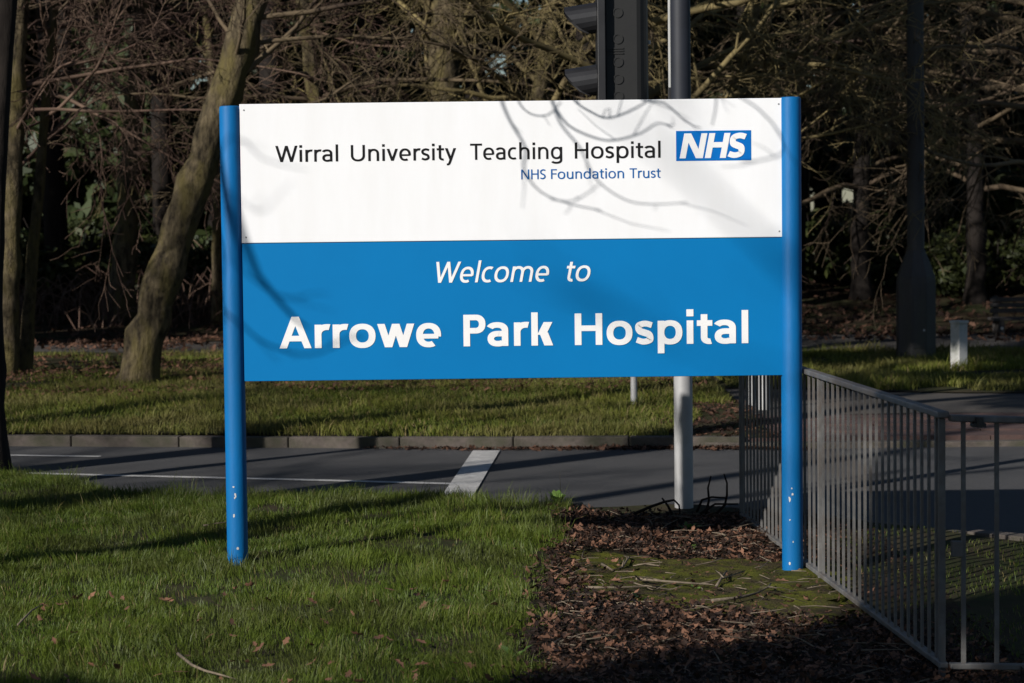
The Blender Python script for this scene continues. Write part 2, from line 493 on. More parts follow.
# ---- lettering: a humanist sans drawn from strokes (cap height 100)
class Glyphs:
    XH, CH, AS, DE = 74.0, 100.0, 105.0, -29.0

    def __init__(s, w):
        s.w, s.t = w, w * .86

    def rect(s, x0, y0, x1, y1):
        return [[(x0, y0), (x1, y0), (x1, y1), (x0, y1)]]

    def par(s, x0, y0, x1, y1, hw):
        return [[(x0, y0), (x0 + hw, y0), (x1 + hw, y1), (x1, y1)]]

    def arc(s, cx, cy, rx, ry, a0, a1, wx=None, wy=None, n=26):
        wx, wy = wx or s.w, wy or s.t
        P = []
        e = 2 / 2.25
        for k in range(n + 1):
            a = R(a0 + (a1 - a0) * k / n)
            c, q = math.cos(a), math.sin(a)
            c, q = math.copysign(abs(c) ** e, c), math.copysign(abs(q) ** e, q)
            P.append(((cx + rx * c, cy + ry * q), (cx + (rx - wx) * c, cy + (ry - wy) * q)))
        return [[P[k][0], P[k + 1][0], P[k + 1][1], P[k][1]] for k in range(n)]

    def rib(s, pts, wd, n=8):
        P = [pts[0]] + list(pts) + [pts[-1]]
        C = []
        for i in range(1, len(P) - 2):
            p0, p1, p2, p3 = [np.array(q, float) for q in P[i - 1:i + 3]]
            for k in range(n):
                u = k / n
                C.append(.5 * (2 * p1 + (p2 - p0) * u + (2 * p0 - 5 * p1 + 4 * p2 - p3) * u * u + (3 * p1 - p0 - 3 * p2 + p3) * u ** 3))
        C.append(np.array(pts[-1], float))
        C = np.array(C)
        d = np.gradient(C, axis=0)
        d /= np.linalg.norm(d, axis=1)[:, None]
        nn = np.stack([-d[:, 1], d[:, 0]], 1)
        ww = np.interp(np.linspace(0, 1, len(C)), np.linspace(0, 1, len(wd)), wd)[:, None] / 2
        A, B = C + nn * ww, C - nn * ww
        return [[tuple(A[k]), tuple(A[k + 1]), tuple(B[k + 1]), tuple(B[k])] for k in range(len(C) - 1)]

    def get(s, ch):
        """strokes, advance width, left bearing, right bearing"""
        w, t, X, C, A, D = s.w, s.t, s.XH, s.CH, s.AS, s.DE
        b = (w - 12.5)                        # extra weight
        st, rd, dg = 9.0 - b * .02, 5.0 - b * .08, 1.0
        if ch == 'o':
            W = 73 + b * .8
            return [s.arc(W / 2, X / 2, W / 2, X / 2 + 1.5, 0, 360, n=48)], W, rd, rd
        if ch == 'c':
            W = 57 + b * .6
            return [s.arc(W * .62, X / 2, W * .62, X / 2 + 1.5, 62, 298, n=36)], W, rd, 3
        if ch == 'e':
            W = 68 + b * .9
            return [s.arc(W / 2, X / 2, W / 2, X / 2 + 1.5, -6, 300, n=44), s.rect(w * .7, X / 2 - t * .62, W - w * .4, X / 2 + t * .22)], W, rd, rd
        if ch in 'pdg':
            W = 70 + b * .75
            o = [s.arc(W / 2, X / 2, W / 2, X / 2 + 1.5, 0, 360, n=44)]
            if ch == 'p':
                return o + [s.rect(0, D, w, X)], W, st, rd
            if ch == 'd':
                return o + [s.rect(W - w, 0, W, A)], W, rd, st
            return o + [s.rect(W - w, -6, W, X), s.arc(W / 2 - 2, -5, W / 2 + 2, -D - 4, 212, 360)], W, rd, st
        if ch in 'hnum':
            W = (63 if ch != 'm' else 108) + b * (1.0 if ch != 'm' else 1.8)
            ry = 31 + b * .3
            if ch == 'u':
                return [s.rect(W - w, 0, W, X), s.rect(0, ry - 2, w, X), s.arc(W / 2, ry - 1.5, W / 2, ry, 180, 360)], W, st, st
            if ch == 'm':
                h2 = (W + w) / 2
                return [s.rect(0, 0, w, X), s.arc(h2 / 2, X - ry + 1.5, h2 / 2, ry, 0, 180), s.rect(h2 - w, 0, h2, X - ry + 2),
                        s.arc(W - h2 / 2, X - ry + 1.5, h2 / 2, ry, 0, 180), s.rect(W - w, 0, W, X - ry + 2)], W, st, st
            return [s.rect(0, 0, w, A if ch == 'h' else X), s.arc(W / 2, X - ry + 1.5, W / 2, ry, 0, 180), s.rect(W - w, 0, W, X - ry + 2)], W, st, st
        if ch == 'r':
            W = 39 + b * .7
            ry = 31 + b * .3
            return [s.rect(0, 0, w, X), s.arc(W * .86, X - ry + 1.5, W * .86, ry, 78, 180, wy=t * 1.05)], W, st, 1
        if ch == 'i':
            return [s.rect(0, 0, w, X), s.rect(-.6, X + 13, w + .6, X + 13 + w * 1.08)], w, st, st
        if ch == 'l':
            return [s.rect(0, 0, w, A)], w, st, st
        if ch == 't':
            W = 42 + b * .7
            x0 = 12
            return [s.rect(x0, 20, x0 + w, X + 19), s.rect(0, X - t, W, X), s.arc(x0 + 24 + b * .4, 22 - 1.5, 24 + b * .4, 22, 180, 282)], W, 2, 3
        if ch == 'a':
            W = 58 + b * .9
            ry = 25 + b * .2
            yb = 45 + b * .35
            return [s.rect(W - w, 0, W, X - ry + 2), s.arc(W * .46, X - ry + 1.5, W * .54, ry, 0, 152), s.arc(W * .5, yb / 2 - .75, W * .5, yb / 2 + .75, 84, 318),
                    s.rect(W * .5, yb - t, W - w * .5, yb)], W, 4, st
        if ch in 'sS':
            H = X if ch == 's' else C
            W = (49 if ch == 's' else 58) + b * .9
            h = w * .47
            pts = [(W - h * .5, H - 4 - h * 1.0), (W * .56, H + 1.2 - h), (W * .20 + h * .2, H * .90 - h * .55), (h + .5, H * .72), (W * .22 + h * .2, H * .575), (W * .5, H * .5),
                   (W * .78 - h * .2, H * .425), (W - h - .5, H * .27), (W * .80 - h * .2, H * .10 + h * .55), (W * .44, -1.2 + h), (h * .5, 5 + h * 1.0)]
            return [s.rib(pts, [w * .88, w * .9, w * .95, w, w, w * 1.04, w, w, w * .95, w * .9, w * .88], 7)], W, 4, 4
        if ch in 'vwyk':
            hw = w * 1.10
            if ch == 'v':
                W = 66 + b * .9
                c = W / 2 - hw / 2
                return [s.par(c, 0, 0, X, hw), s.par(c, 0, W - hw, X, hw)], W, dg, dg
            if ch == 'y':
                W = 66 + b * .9
                c = W / 2 - hw / 2
                sl = (W - hw - c) / X
                return [s.par(c + 1, 2, 0, X, hw), s.par(c - sl * 14, -14, W - hw, X, hw),
                        s.rib([(c + hw / 2 - sl * 12, -11), (c + hw / 2 - sl * 24, -21), (c - 6, -26), (c - 15, -25.5)], [w, w * .95, t, t * .95])], W, dg, dg
            if ch == 'w':
                W = 100 + b * 1.5
                q = (W - hw) / 4
                return [s.par(q, 0, 0, X, hw), s.par(q, 0, 2 * q, X, hw), s.par(3 * q, 0, 2 * q, X, hw), s.par(3 * q, 0, 4 * q, X, hw)], W, dg, dg
            W = 60 + b * 1.0
            return [s.rect(0, 0, w, A), s.par(w * .9, X * .46, W - hw * 1.30, X, hw * 1.22), s.par(W - hw * 1.22, 0, w * 1.2, X * .56, hw * 1.22)], W, st, 1
        if ch == 'W':
            W = 128 + b * 1.6
            hw = w * 1.05
            q = (W - hw) / 4
            return [s.par(q, 0, 0, C, hw), s.par(q, 0, 2 * q, C, hw), s.par(3 * q, 0, 2 * q, C, hw), s.par(3 * q, 0, 4 * q, C, hw)], W, dg, dg
        if ch == 'U':
            W = 83 + b
            ry = 38
            return [s.rect(0, ry - 2, w, C), s.rect(W - w, ry - 2, W, C), s.arc(W / 2, ry - 1.5, W / 2, ry, 180, 360)], W, st, st
        if ch == 'T':
            W = 74 + b * .8
            return [s.rect(0, C - t, W, C), s.rect(W / 2 - w / 2, 0, W / 2 + w / 2, C - t)], W, 2, 0
        if ch == 'H':
            W = 79 + b * .7
            return [s.rect(0, 0, w, C), s.rect(W - w, 0, W, C), s.rect(w, C * .53 - t / 2, W - w, C * .53 + t / 2)], W, st, st
        if ch == 'F':
            W = 57 + b * .7
            return [s.rect(0, 0, w, C), s.rect(w, C - t, W, C), s.rect(w, C * .52 - t / 2, W * .94, C * .52 + t / 2)], W, st, 1
        if ch == 'N':
            W = 84 + b
            return [s.rect(0, 0, w, C), s.rect(W - w, 0, W, C), s.par(W - w * 1.16, 0, 0, C, w * 1.16)], W, st, st
        if ch == 'A':
            W = 88 + b * 1.1
            hw = w * 1.08
            c = W / 2 - hw / 2
            return [s.par(0, 0, c, C, hw), s.par(W - hw, 0, c, C, hw), s.rect(W * .22, 22, W * .78, 22 + t)], W, dg, dg
        if ch == 'P':
            W = 62 + b * .9
            ry = 29 + b * .1
            return [s.rect(0, 0, w, C), s.arc(W - 31, C - ry, 31, ry, -90, 90), s.rect(w, C - t, W - 30.5, C), s.rect(w, C - 2 * ry, W - 30.5, C - 2 * ry + t)], W, st, 2
        raise KeyError(ch)


ZST = [0]


def lettering(words, weight, cap, material, parent, label, shear=0.0, proud=.0012, space=0.0):
    """words: (text, x of its left edge, x of its right edge, baseline z), in metres"""
    G = Glyphs(weight)
    for (txt, xa, xb, zb_) in words:
        strokes, x = [], 0
        m = MB()
        for i, ch in enumerate(txt):
            g, W, l, r = G.get(ch)
            x += (l if i else 0) + (space if i else 0)
            strokes += [(st, x) for st in g]
            x += W + (r if i < len(txt) - 1 else 0)
        sh_ext = shear * 100
        sx = (xb - xa) / (x + sh_ext * .92)
        sz = cap / 100
        for k, (st, ox) in enumerate(strokes):
            y = FY - proud - (k % 7) * .00012
            for q in st:
                m.quad(*[(xa + sx * (ox + p[0] + shear * p[1]) - so_.x, y, zb_ + sz * p[1]) for p in q])
        tag(m.build('lettering', material, parent), label + ' ' + txt)


def word(txt, xl, xr, yb):
    a, b = at(xl, yb, SY + FY), at(xr, yb, SY + FY)
    return (txt, a.x, b.x, a.z)


def zline(x, y):
    return at(x, y, SY + FY).z


z1 = (zline(300, 162.2) + zline(620, 157.8)) / 2
lettering([(t_, at(a, 160, SY + FY).x, at(b, 160, SY + FY).x, z1) for t_, a, b in
           (('Wirral', 275.4, 338.2), ('University', 350.9, 456.2), ('Teaching', 470.2, 562.2), ('Hospital', 574.8, 660.6))],
          14.8, .0805, M['black_ink'], wp, 'black lettering of the word', space=2.0)
z2 = zline(590, 178.6)
lettering([(t_, at(a, 178, SY + FY).x, at(b, 178, SY + FY).x, z2) for t_, a, b in
           (('NHS', 521.2, 545.6), ('Foundation', 551.0, 624.0), ('Trust', 629.6, 660.6))],
          14.4, .049, M['blue_ink'], wp, 'small blue lettering of the word', space=2.0)
z3 = zline(512, 281.9)
lettering([(t_, at(a, 282, SY + FY).x, at(b, 282, SY + FY).x, z3) for t_, a, b in (('Welcome', 432.6, 551.2), ('to', 564.4, 592.6))],
          14.6, .104, M['white_ink'], bp, 'white slanted lettering of the word', shear=.21, space=1.0)
z4 = (zline(360, 347.2) + zline(510, 345.9) + zline(660, 344.4)) / 3
lettering([(t_, at(a, 345, SY + FY).x, at(b, 345, SY + FY).x, z4) for t_, a, b in (('Arrowe', 279.6, 441.2), ('Park', 463.6, 553.2), ('Hospital', 574.9, 748.4))],
          20.5, .158, M['white_ink'], bp, 'white bold lettering of the word')
la, lb = at(676.2, 161, SY + FY), at(751.0, 129.8, SY + FY)
m = MB()
zl0, zl1 = la.z, at(676.2, 131.0, SY + FY).z
m.box((la.x - so_.x, FY - .0016, zl0), (lb.x - so_.x, FY - .0004, zl1))
logo = m.build('logo_plate', M['logo_blue'], wp)
tag(logo, 'blue rectangle with slanted white letters NHS')
hh = zl1 - zl0
lettering([('NHS', la.x + .017, lb.x - .018, zl0 + hh * .085)], 25.0, hh * .83, M['white_ink'], logo, 'heavy slanted white letters', shear=.20, proud=.0030, space=-9.5)

# ------------------------------------------------------------------ traffic signal
TY = 14.72
tp = at(684, 508, TY)
TX = tp.x
tz = float(zn(TX, TY)) - .01
ts = empty('traffic_signal', (TX, TY, tz))
tag(ts, 'traffic signal on a grey pole behind the hospital sign', 'traffic light')
PRD = .0575
m = MB()
m.lathe([(PRD, -.2), (PRD, 2.02)], 32)
m.build('pole', M['galv'], ts, smooth='auto')
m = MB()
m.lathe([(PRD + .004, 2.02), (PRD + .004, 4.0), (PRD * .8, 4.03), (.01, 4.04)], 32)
m.build('shaded_pole_top', M['pole_shade'], ts, smooth='auto')  # upper pole as its own part, shade put into its darker colour


def tz_(py):
    return at(640, py, TY).z - tz


def tx_(px):
    return at(px, 40, TY).x - TX


# signal head seen side-on, facing left
hx0, hx1 = tx_(604.5), tx_(648)
ztop, zbot = tz_(-66), tz_(112)
m = MB()
yw = .125
n0 = 10
prof = []
for k in range(n0 + 1):
    a = R(-90 + 180 * k / n0)
    prof.append((hx1 - .075 + .075 * math.cos(a), yw * math.sin(a)))
prof = [(hx0, -yw)] + prof + [(hx0, yw)]
b0 = len(prof)
for z in (zbot, ztop):
    m.v += [(p[0], p[1], z) for p in prof]
m.f += [tuple(range(b0))[::-1], tuple(range(b0, 2 * b0))] + [(k, (k + 1) % b0, b0 + (k + 1) % b0, b0 + k) for k in range(b0)]
head = m.build('signal_housing', M['dark_grey'], ts, bevel=.006)
for yy in (14, 40, 63, 80, 97, -10, -30):
    m = MB()
    m.lathe([(.031, 0), (.031, .006), (.024, .006), (.024, .002), (.001, .002)], 20)
    zc = tz_(yy)
    cx_ = tx_(617)
    m.v = [(cx_ + v[0], -yw - v[2] - .0005, zc + v[1]) for v in m.v]
    m.build('knockout', M['dark_grey'], head, smooth='auto')
for yy in (52, -8):
    for d_ in (-2.5, 0, 2.5):
        m = MB()
        zc = tz_(yy + d_)
        m.box((hx0 + .01, -yw - .006, zc - .0035), (hx0 + .11, -yw + .003, zc + .0035))
        m.build('rib', M['dark_grey'], head)
m = MB()
m.box((tx_(596.5), -.19, zbot - .05), (hx0 - .002, .19, ztop + .05))
m.build('backing_board', M['black'], ts, bevel=.004)
for k, yy in enumerate((-44, 18, 80)):
    zc = tz_(yy)
    vis = MB()
    n_ = 18
    rr = .098
    xb = tx_(596.5) - .002
    o_, i_ = [], []
    for q in range(n_ + 1):
        a = R(-62 + 304 * q / n_)
        up = (math.sin(a) + 1) / 2
        ln = .004 + .19 * min(1.0, up * 1.25) ** .62
        for (lst, r2) in ((o_, rr), (i_, rr - .004)):
            lst.append(((xb, r2 * math.cos(a), zc + r2 * math.sin(a)), (xb - ln, r2 * math.cos(a) * .97, zc + r2 * math.sin(a) * .93 - .022 * min(1, ln / .1))))
    for q in range(n_):
        vis.quad(o_[q][0], o_[q + 1][0], o_[q + 1][1], o_[q][1])
        vis.quad(i_[q][0], i_[q][1], i_[q + 1][1], i_[q + 1][0])
        vis.quad(o_[q][1], o_[q + 1][1], i_[q + 1][1], i_[q][1])
    v_ = vis.build('visor', M['black'], ts, smooth='auto')
    m = MB()
    m.lathe([(.088, 0), (.07, .012), (.02, .02)], 24)
    m.v = [(xb - v[2], v[0], zc + v[1]) for v in m.v]
    m.build('lens', M['lens'], v_, smooth=True)
for yy in (-50, 130):
    zc = tz_(yy)
    m = MB()
    m.box((hx1 - .02, -.02, zc - .02), (-PRD + .005, .02, zc + .02))
    m.box((-PRD - .02, -.07, zc - .03), (PRD + .012, .07, zc + .03))
    m.build('bracket', M['black'], ts, bevel=.004)
m = MB()
zc = tz_(43)
m.lathe([(.010, 0), (.010, .02), (.006, .024)], 8, (hx1 + .006, -.02, zc - .01))
m.build('bolt', M['pale'], ts)
m = MB()
m.box((tx_(668.5), .01, tz_(88)), (tx_(673), .05, tz_(-30)))
m.build('pale_strip', M['pale'], ts, bevel=.004)  # added strip standing for something pale behind the pole
m = MB()
m.box((tx_(668), .0, tz_(112)), (tx_(673), .06, tz_(88)))
m.build('strip_end', M['black'], ts, bevel=.003)  # dark lower end of the added strip


# ------------------------------------------------------------------ guard rails
def bar_mesh(h, wd, dp):
    m = MB()
    m.box((-wd / 2, -dp / 2, 0), (wd / 2, dp / 2, h))
    return m.build('bar', M['fence'], mesh_only=True)


def seg_box(m, a, b, wd, z0, z1):
    a, b = Vector(a), Vector(b)
    d = (b - a).normalized()
    n = Vector((-d.y, d.x, 0)) * wd / 2
    i = len(m.v)
    for p in (a - n, b - n, b + n, a + n):
        m.v.append((p.x, p.y, p.z + z0))
    for p in (a - n, b - n, b + n, a + n):
        m.v.append((p.x, p.y, p.z + z1))
    m.f += [tuple(i + k for k in q) for q in ((3, 2, 1, 0), (4, 5, 6, 7), (0, 1, 5, 4), (1, 2, 6, 5), (2, 3, 7, 6), (3, 0, 4, 7))]


def guard_rail(name, label, A, B, spacing, posts, wd=.022, H=1.0, start=0.0):
    A, B = Vector(A), Vector(B)
    root = empty(name, A)
    d = B - A
    L = math.hypot(d.x, d.y)
    ang = math.atan2(d.y, d.x)
    m = MB()
    seg_box(m, (0, 0, 0), d, .046, H - .026, H)
    m.build('top_rail', M['fence'], root, bevel=.005)
    m = MB()
    seg_box(m, (0, 0, 0), d, .036, .022, .044)
    m.build('bottom_rail', M['fence'], root, bevel=.004)
    bm_ = bar_mesh(H - .026 - .044, wd, .010)
    n = int(L / spacing)
    for k in range(0 if start else 1, n):
        f = k / n + start / L
        if any(abs(f * L - p_) < .05 for p_ in posts):
            continue
        inst(bm_, 'bar', root, d * f + Vector((0, 0, .044)), (0, 0, ang))
    pm_ = None
    for p_ in posts:
        q = d * (p_ / L)
        m = MB()
        m.box((-.010, -.013, -.35), (.010, .013, H - .028))
        o = m.build('post', M['fence'], root, bevel=.004)
        o.location = q
        o.rotation_euler = (0, 0, ang)
    return root


fA = gnd(944, 674, -.055)
fB = at(741, 512, 14.15)
fB = Vector((fB.x, fB.y, -.085))
HR = at(944, 411.5, fA.y).z - fA.z
fL = math.hypot(fA.x - fB.x, fA.y - fB.y)
g1 = guard_rail('guard_rail', '', fB, fA, .118, (.03, fL / 2 - .02, fL - .03), wd=.020, H=HR)
tag(g1, 'grey steel guard rail running from beside the blue post to the fence corner', 'guard rail', 'pedestrian guard rails')
rA = fA + Vector((.022, -.004, 0))
rB = at(1180, 676, rA.y + .12)
rB.z = -.10
g2 = guard_rail('guard_rail', '', rA, rB, .118, (1.35,), wd=.017, H=HR - .012, start=.055)
tag(g2, 'grey steel guard rail turning right from the fence corner, cut by the picture edge', 'guard rail', 'pedestrian guard rails')
m = MB()
m.lathe([(.016, -.02), (.016, .02)], 12)
m.v = [(.11 + v[0], -.026 + v[1], .96 + HR - 1 + v[2]) for v in m.v]
m.box((.085, -.035, HR - .06), (.135, .03, HR - .045))
m.build('clamp', M['black'], g2)
m = MB()
m.box((.005, -.02, .46), (.05, .012, .52))
m.build('clamp_plate', M['fence'], g2, bevel=.003)


# ------------------------------------------------------------------ far street furniture
LY = 27.6
lp = at(916, 358, LY)
lz = float(zf(lp.x, LY)) - .02
lc = empty('lamp_column', (lp.x, LY, lz))
tag(lc, 'tall dark lamp column with a wide shouldered base on the far verge', 'lamp post')
m = MB()
m.lathe([(.232, -.2), (.232, .90), (.225, .97), (.15, 1.17), (.115, 1.25), (.112, 1.27)], 8)
m.build('base', M['column'], lc, bevel=.01)
m = MB()
m.lathe([(.100, 1.27), (.098, 3.2), (.088, 5.2), (.075, 7.5)], 24)
m.build('shaft', M['column'], lc, smooth='auto')
m = MB()
m.lathe([(.106, 3.0), (.106, 3.08)], 24)
m.build('collar', M['column'], lc)
m = MB()
m.tube([(0, 0, 7.45), (-.02, -.12, 7.8), (-.1, -.6, 8.1), (-.2, -1.2, 8.15)], .035, 10)
m.build('bracket_arm', M['column'], lc, smooth=True)
m = MB()
m.lathe([(.02, .10), (.11, .08), (.14, 0), (.10, -.06)], 16, (-.26, -1.55, 8.12), 1, 2.4)
m.build('lantern', M['column'], lc, smooth=True)
m = MB()
m.box((-.07, -.221, .15), (.07, -.205, .85))
m.build('access_door', M['column'], lc, bevel=.004)
m = MB()
m.box((.045, -.2245, .345), (.066, -.2215, .37))
m.build('number_tag', M['pale'], lc)

BY = 25.9
bp_ = at(959, 370, BY)
bl = empty('bollard', (bp_.x, BY, float(zf(bp_.x, BY))))
tag(bl, 'short square white bollard on the grass beside the lamp column', 'bollard')
bl.rotation_euler = (0, 0, R(36))
m = MB()
m.box((-.066, -.066, -.2), (.066, .066, .50))
m.build('shaft', M['bollard'], bl, bevel=.008)
m = MB()
m.box((-.075, -.075, .50), (.075, .075, .53))
m.build('cap', M['bollard'], bl, bevel=.006)

by = 32.4
bx = at(996, 338, by).x
bz = float(zf(bx, by))
bn = empty('bench', (bx, by, bz))
tag(bn, 'low dark timber bench by the path, cut by the right picture edge', 'bench')
m = MB()
for i in range(4):
    m = MB()
    m.box((-.04, i * .1, .20), (1.35, i * .1 + .09, .235))
    m.build('seat_slat', M['bench'], bn, bevel=.006)
for i in range(3):
    m = MB()
    m.box((0, .41, .29 + i * .075), (1.32, .44, .35 + i * .075))
    m.build('back_slat', M['bench'], bn, bevel=.006)
for x_ in (.05, .62, 1.2):
    m = MB()
    m.box((x_, .02, -.05), (x_ + .07, .38, .198))
    m.build('leg', M['bench'], bn, bevel=.006)
    m = MB()
    m.box((x_, .442, -.05), (x_ + .07, .50, .52))
    m.build('back_post', M['bench'], bn, bevel=.006)
    m = MB()
    m.lathe([(.022, 0), (.022, .012)], 10)
    m.v = [(x_ + .035 + v[0], .018 - v[2], .10 + v[1]) for v in m.v]
    m.build('bolt_cap', M['pale'], bn)

for (px, py, rr_, hh_, lab) in ((634, 403, .030, 1.45, 'thin grey post on the far verge left of the signal pole'),
                                (752, 405, .030, 1.6, 'thin grey post on the far verge seen through the guard rail'),
                                (764, 409, .052, 1.7, 'thick pale grey post seen through the guard rail')):
    p = gnd(px, py, .0)
    e = empty('verge_post', (p.x, p.y, float(zf(p.x, p.y))))
    tag(e, lab, 'post', 'posts on the far verge')
    m = MB()
    m.lathe([(rr_, -.2), (rr_, hh_ - .01)], 16)
    m.build('shaft', M['galv'], e, smooth='auto')
    m = MB()
    m.lathe([(rr_ * 1.08, hh_ - .01), (rr_ * 1.08, hh_ + .012), (rr_ * .4, hh_ + .025)], 16)
    m.build('cap', M['galv'], e, smooth='auto')

# mossy concrete slabs in the leaf bed
sl_ = [gnd(562, 553, -.06), gnd(838, 560, -.06), gnd(862, 620, -.06), gnd(556, 606, -.06)]
ms_ = empty('moss_slab')
tag(ms_, kind='structure')
NXs, NYs = 1, 1
for i in range(NXs):
    for j in range(NYs):
        def bil(u, v):
            return (sl_[0].lerp(sl_[1], u)).lerp(sl_[3].lerp(sl_[2], u), v)
        c4 = [bil((i + du) / NXs, (j + dv) / NYs) for du, dv in ((.004, .004), (.996, .004), (.996, .996), (.004, .996))]
        m = MB()
        zt_ = -.062 + random.Random(i * 7 + j).uniform(-.004, .004)
        K = 40
        for a in range(K + 1):
            for b in range(K + 1):
                p = c4[0].lerp(c4[1], a / K).lerp(c4[3].lerp(c4[2], a / K), b / K)
                e_ = min(a, K - a, b, K - b)
                wob = max(0, 1 - e_ / 8)
                p = p + Vector((.05 * math.sin(p.y * 17 + 1) + .03 * math.sin(p.y * 41), .05 * math.sin(p.x * 13) + .035 * math.sin(p.x * 37 + 2), 0)) * wob
                m.v.append((p.x, p.y, max(zt_, float(zn(p.x, p.y)) + .016) + .005 * math.sin(p.x * 23) * math.sin(p.y * 19) + .004 * math.sin(p.x * 61 + p.y * 17) * math.sin(p.y * 47) - (.03 if e_ == 0 else .012 if e_ == 1 else 0)))
        for a in range(K):
            for b in range(K):
                q = a * (K + 1) + b
                m.f.append((q + K + 1, q, q + 1, q + K + 2))
        nb = len(m.v)
        ring = [a * (K + 1) for a in range(K)] + [K * (K + 1) + b for b in range(K)] + [a * (K + 1) + K for a in range(K, 0, -1)] + [b for b in range(K, 0, -1)]
        for q in ring:
            m.v.append((m.v[q][0], m.v[q][1], -.2))
        for k in range(len(ring)):
            k2 = (k + 1) % len(ring)
            m.f.append((ring[k], ring[k2], nb + k2, nb + k))
        m.build('slab', M['moss'], ms_, smooth='auto')


# ------------------------------------------------------------------ grass
def blades(name, X, Y, Z, H, W, material, seed, label, lean=.5, rnd_attr=None):
    g = np.random.default_rng(seed)
    n = len(X)
    a = g.uniform(0, 2 * np.pi, n)
    la = g.uniform(0, 2 * np.pi, n)
    ll = np.abs(g.normal(0, lean, n)) * H
    dx, dy = np.cos(a) * W / 2, np.sin(a) * W / 2
    cl = vnoise(X, Y, .22, seed + 70) * 9
    lx, ly = np.cos(la) * ll + .35 * H * np.cos(cl), np.sin(la) * ll + .35 * H * np.sin(cl)
    V = np.zeros((n, 5, 3))
    V[:, 0] = np.stack([X - dx, Y - dy, Z - .01], 1)
    V[:, 1] = np.stack([X + dx, Y + dy, Z - .01], 1)
    V[:, 2] = np.stack([X + dx * .8 + lx * .35, Y + dy * .8 + ly * .35, Z + H * .55], 1)
    V[:, 3] = np.stack([X - dx * .8 + lx * .35, Y - dy * .8 + ly * .35, Z + H * .55], 1)
    V[:, 4] = np.stack([X + lx, Y + ly, Z + H * np.clip(1 - .25 * (ll / H) ** 2, .4, 1)], 1)
    b = (np.arange(n) * 5)[:, None]
    F = np.concatenate([b + np.array([[0, 1, 2]]), b + np.array([[0, 2, 3]]), b + np.array([[3, 2, 4]])])
    r = g.uniform(0, 1, n) if rnd_attr is None else rnd_attr
    o = arr_mesh(name, V.reshape(-1, 3), F, material, attr=np.repeat(r, 5))
    tag(o, label, 'grass', kind='stuff')
    return o


def vnoise(x, y, sc, seed):
    g = np.random.default_rng(seed)
    T = g.uniform(0, 1, (64, 64))
    u, v = x / sc + 100, y / sc + 100
    iu, iv = np.floor(u).astype(int), np.floor(v).astype(int)
    fu, fv = u - iu, v - iv
    fu, fv = fu * fu * (3 - 2 * fu), fv * fv * (3 - 2 * fv)
    q = lambda a, b: T[a % 64, b % 64]
    return (q(iu, iv) * (1 - fu) + q(iu + 1, iv) * fu) * (1 - fv) + (q(iu, iv + 1) * (1 - fu) + q(iu + 1, iv + 1) * fu) * fv


g = np.random.default_rng(1)
N = 430000
X = g.uniform(-4.6, .5, N)
Y = 7.3 + (17.0 - 7.3) * g.uniform(0, 1, N)
ed = np.interp(Y, [7, 8.5, 9.0, 10.9, 12, 14, 16, 17], [-.1, .02, .04, .14, .2, .30, .32, .3]) + .06 * np.sin(Y * 5) + .05 * np.sin(Y * 11 + 1)
ye = np.interp(X, [t[0] for t in NEAR_EDGE], [t[1] for t in NEAR_EDGE])
keep = (X < ed - np.abs(g.normal(0, .05, N))) & (Y < ye - .06) & (np.abs(X) < Y * .235 + .4)
keep &= vnoise(X, Y, .16, 4) * .6 + vnoise(X, Y, .5, 5) * .4 > g.uniform(.08, .50, N)
X, Y = X[keep], Y[keep]
n1, n2 = vnoise(X, Y, .35, 2), vnoise(X, Y, .11, 3)
H = (.011 + .040 * n1 ** 1.5 + .018 * n2) * np.exp(g.normal(0, .32, len(X)))
edge = np.clip(1 - (np.interp(X, [t[0] for t in NEAR_EDGE], [t[1] for t in NEAR_EDGE]) - Y) / .5, 0, 1)
H = H * (1 + .55 * edge) * (1 + .5 * np.clip((X + .3) * 2, 0, 1) * (Y > 12.5)) * np.where((X < -2.6) & (Y > 14.5), 1.1, 1)
rn = np.clip(.02 + .40 * n1 + .30 * g.uniform(0, 1, len(X)) + .22 * n2, 0, .85)
rn = np.where(g.uniform(0, 1, len(X)) < .03 + .04 * (n2 > .6), g.uniform(.92, 1, len(X)), rn)
blades('near_grass', X, Y, zn(X, Y), H, g.uniform(.0022, .0042, len(X)), M['grass'], 3, 'short green grass growing on the near verge around the left post', .55, rn)

# sparse grass beyond the guard rail
N = 12000
X = g.uniform(1.6, 4.2, N)
Y = g.uniform(8.6, 13.6, N)
k = (Y < np.interp(X, [t[0] for t in NEAR_EDGE], [t[1] for t in NEAR_EDGE]) - .12) & (X > 1.75) & (vnoise(X, Y, .3, 8) > .35)
X, Y = X[k], Y[k]
blades('verge_grass', X, Y, zn(X, Y), .012 + .02 * g.uniform(0, 1, len(X)), np.full(len(X), .004), M['grass'], 8, 'sparse dark grass behind the guard rail')

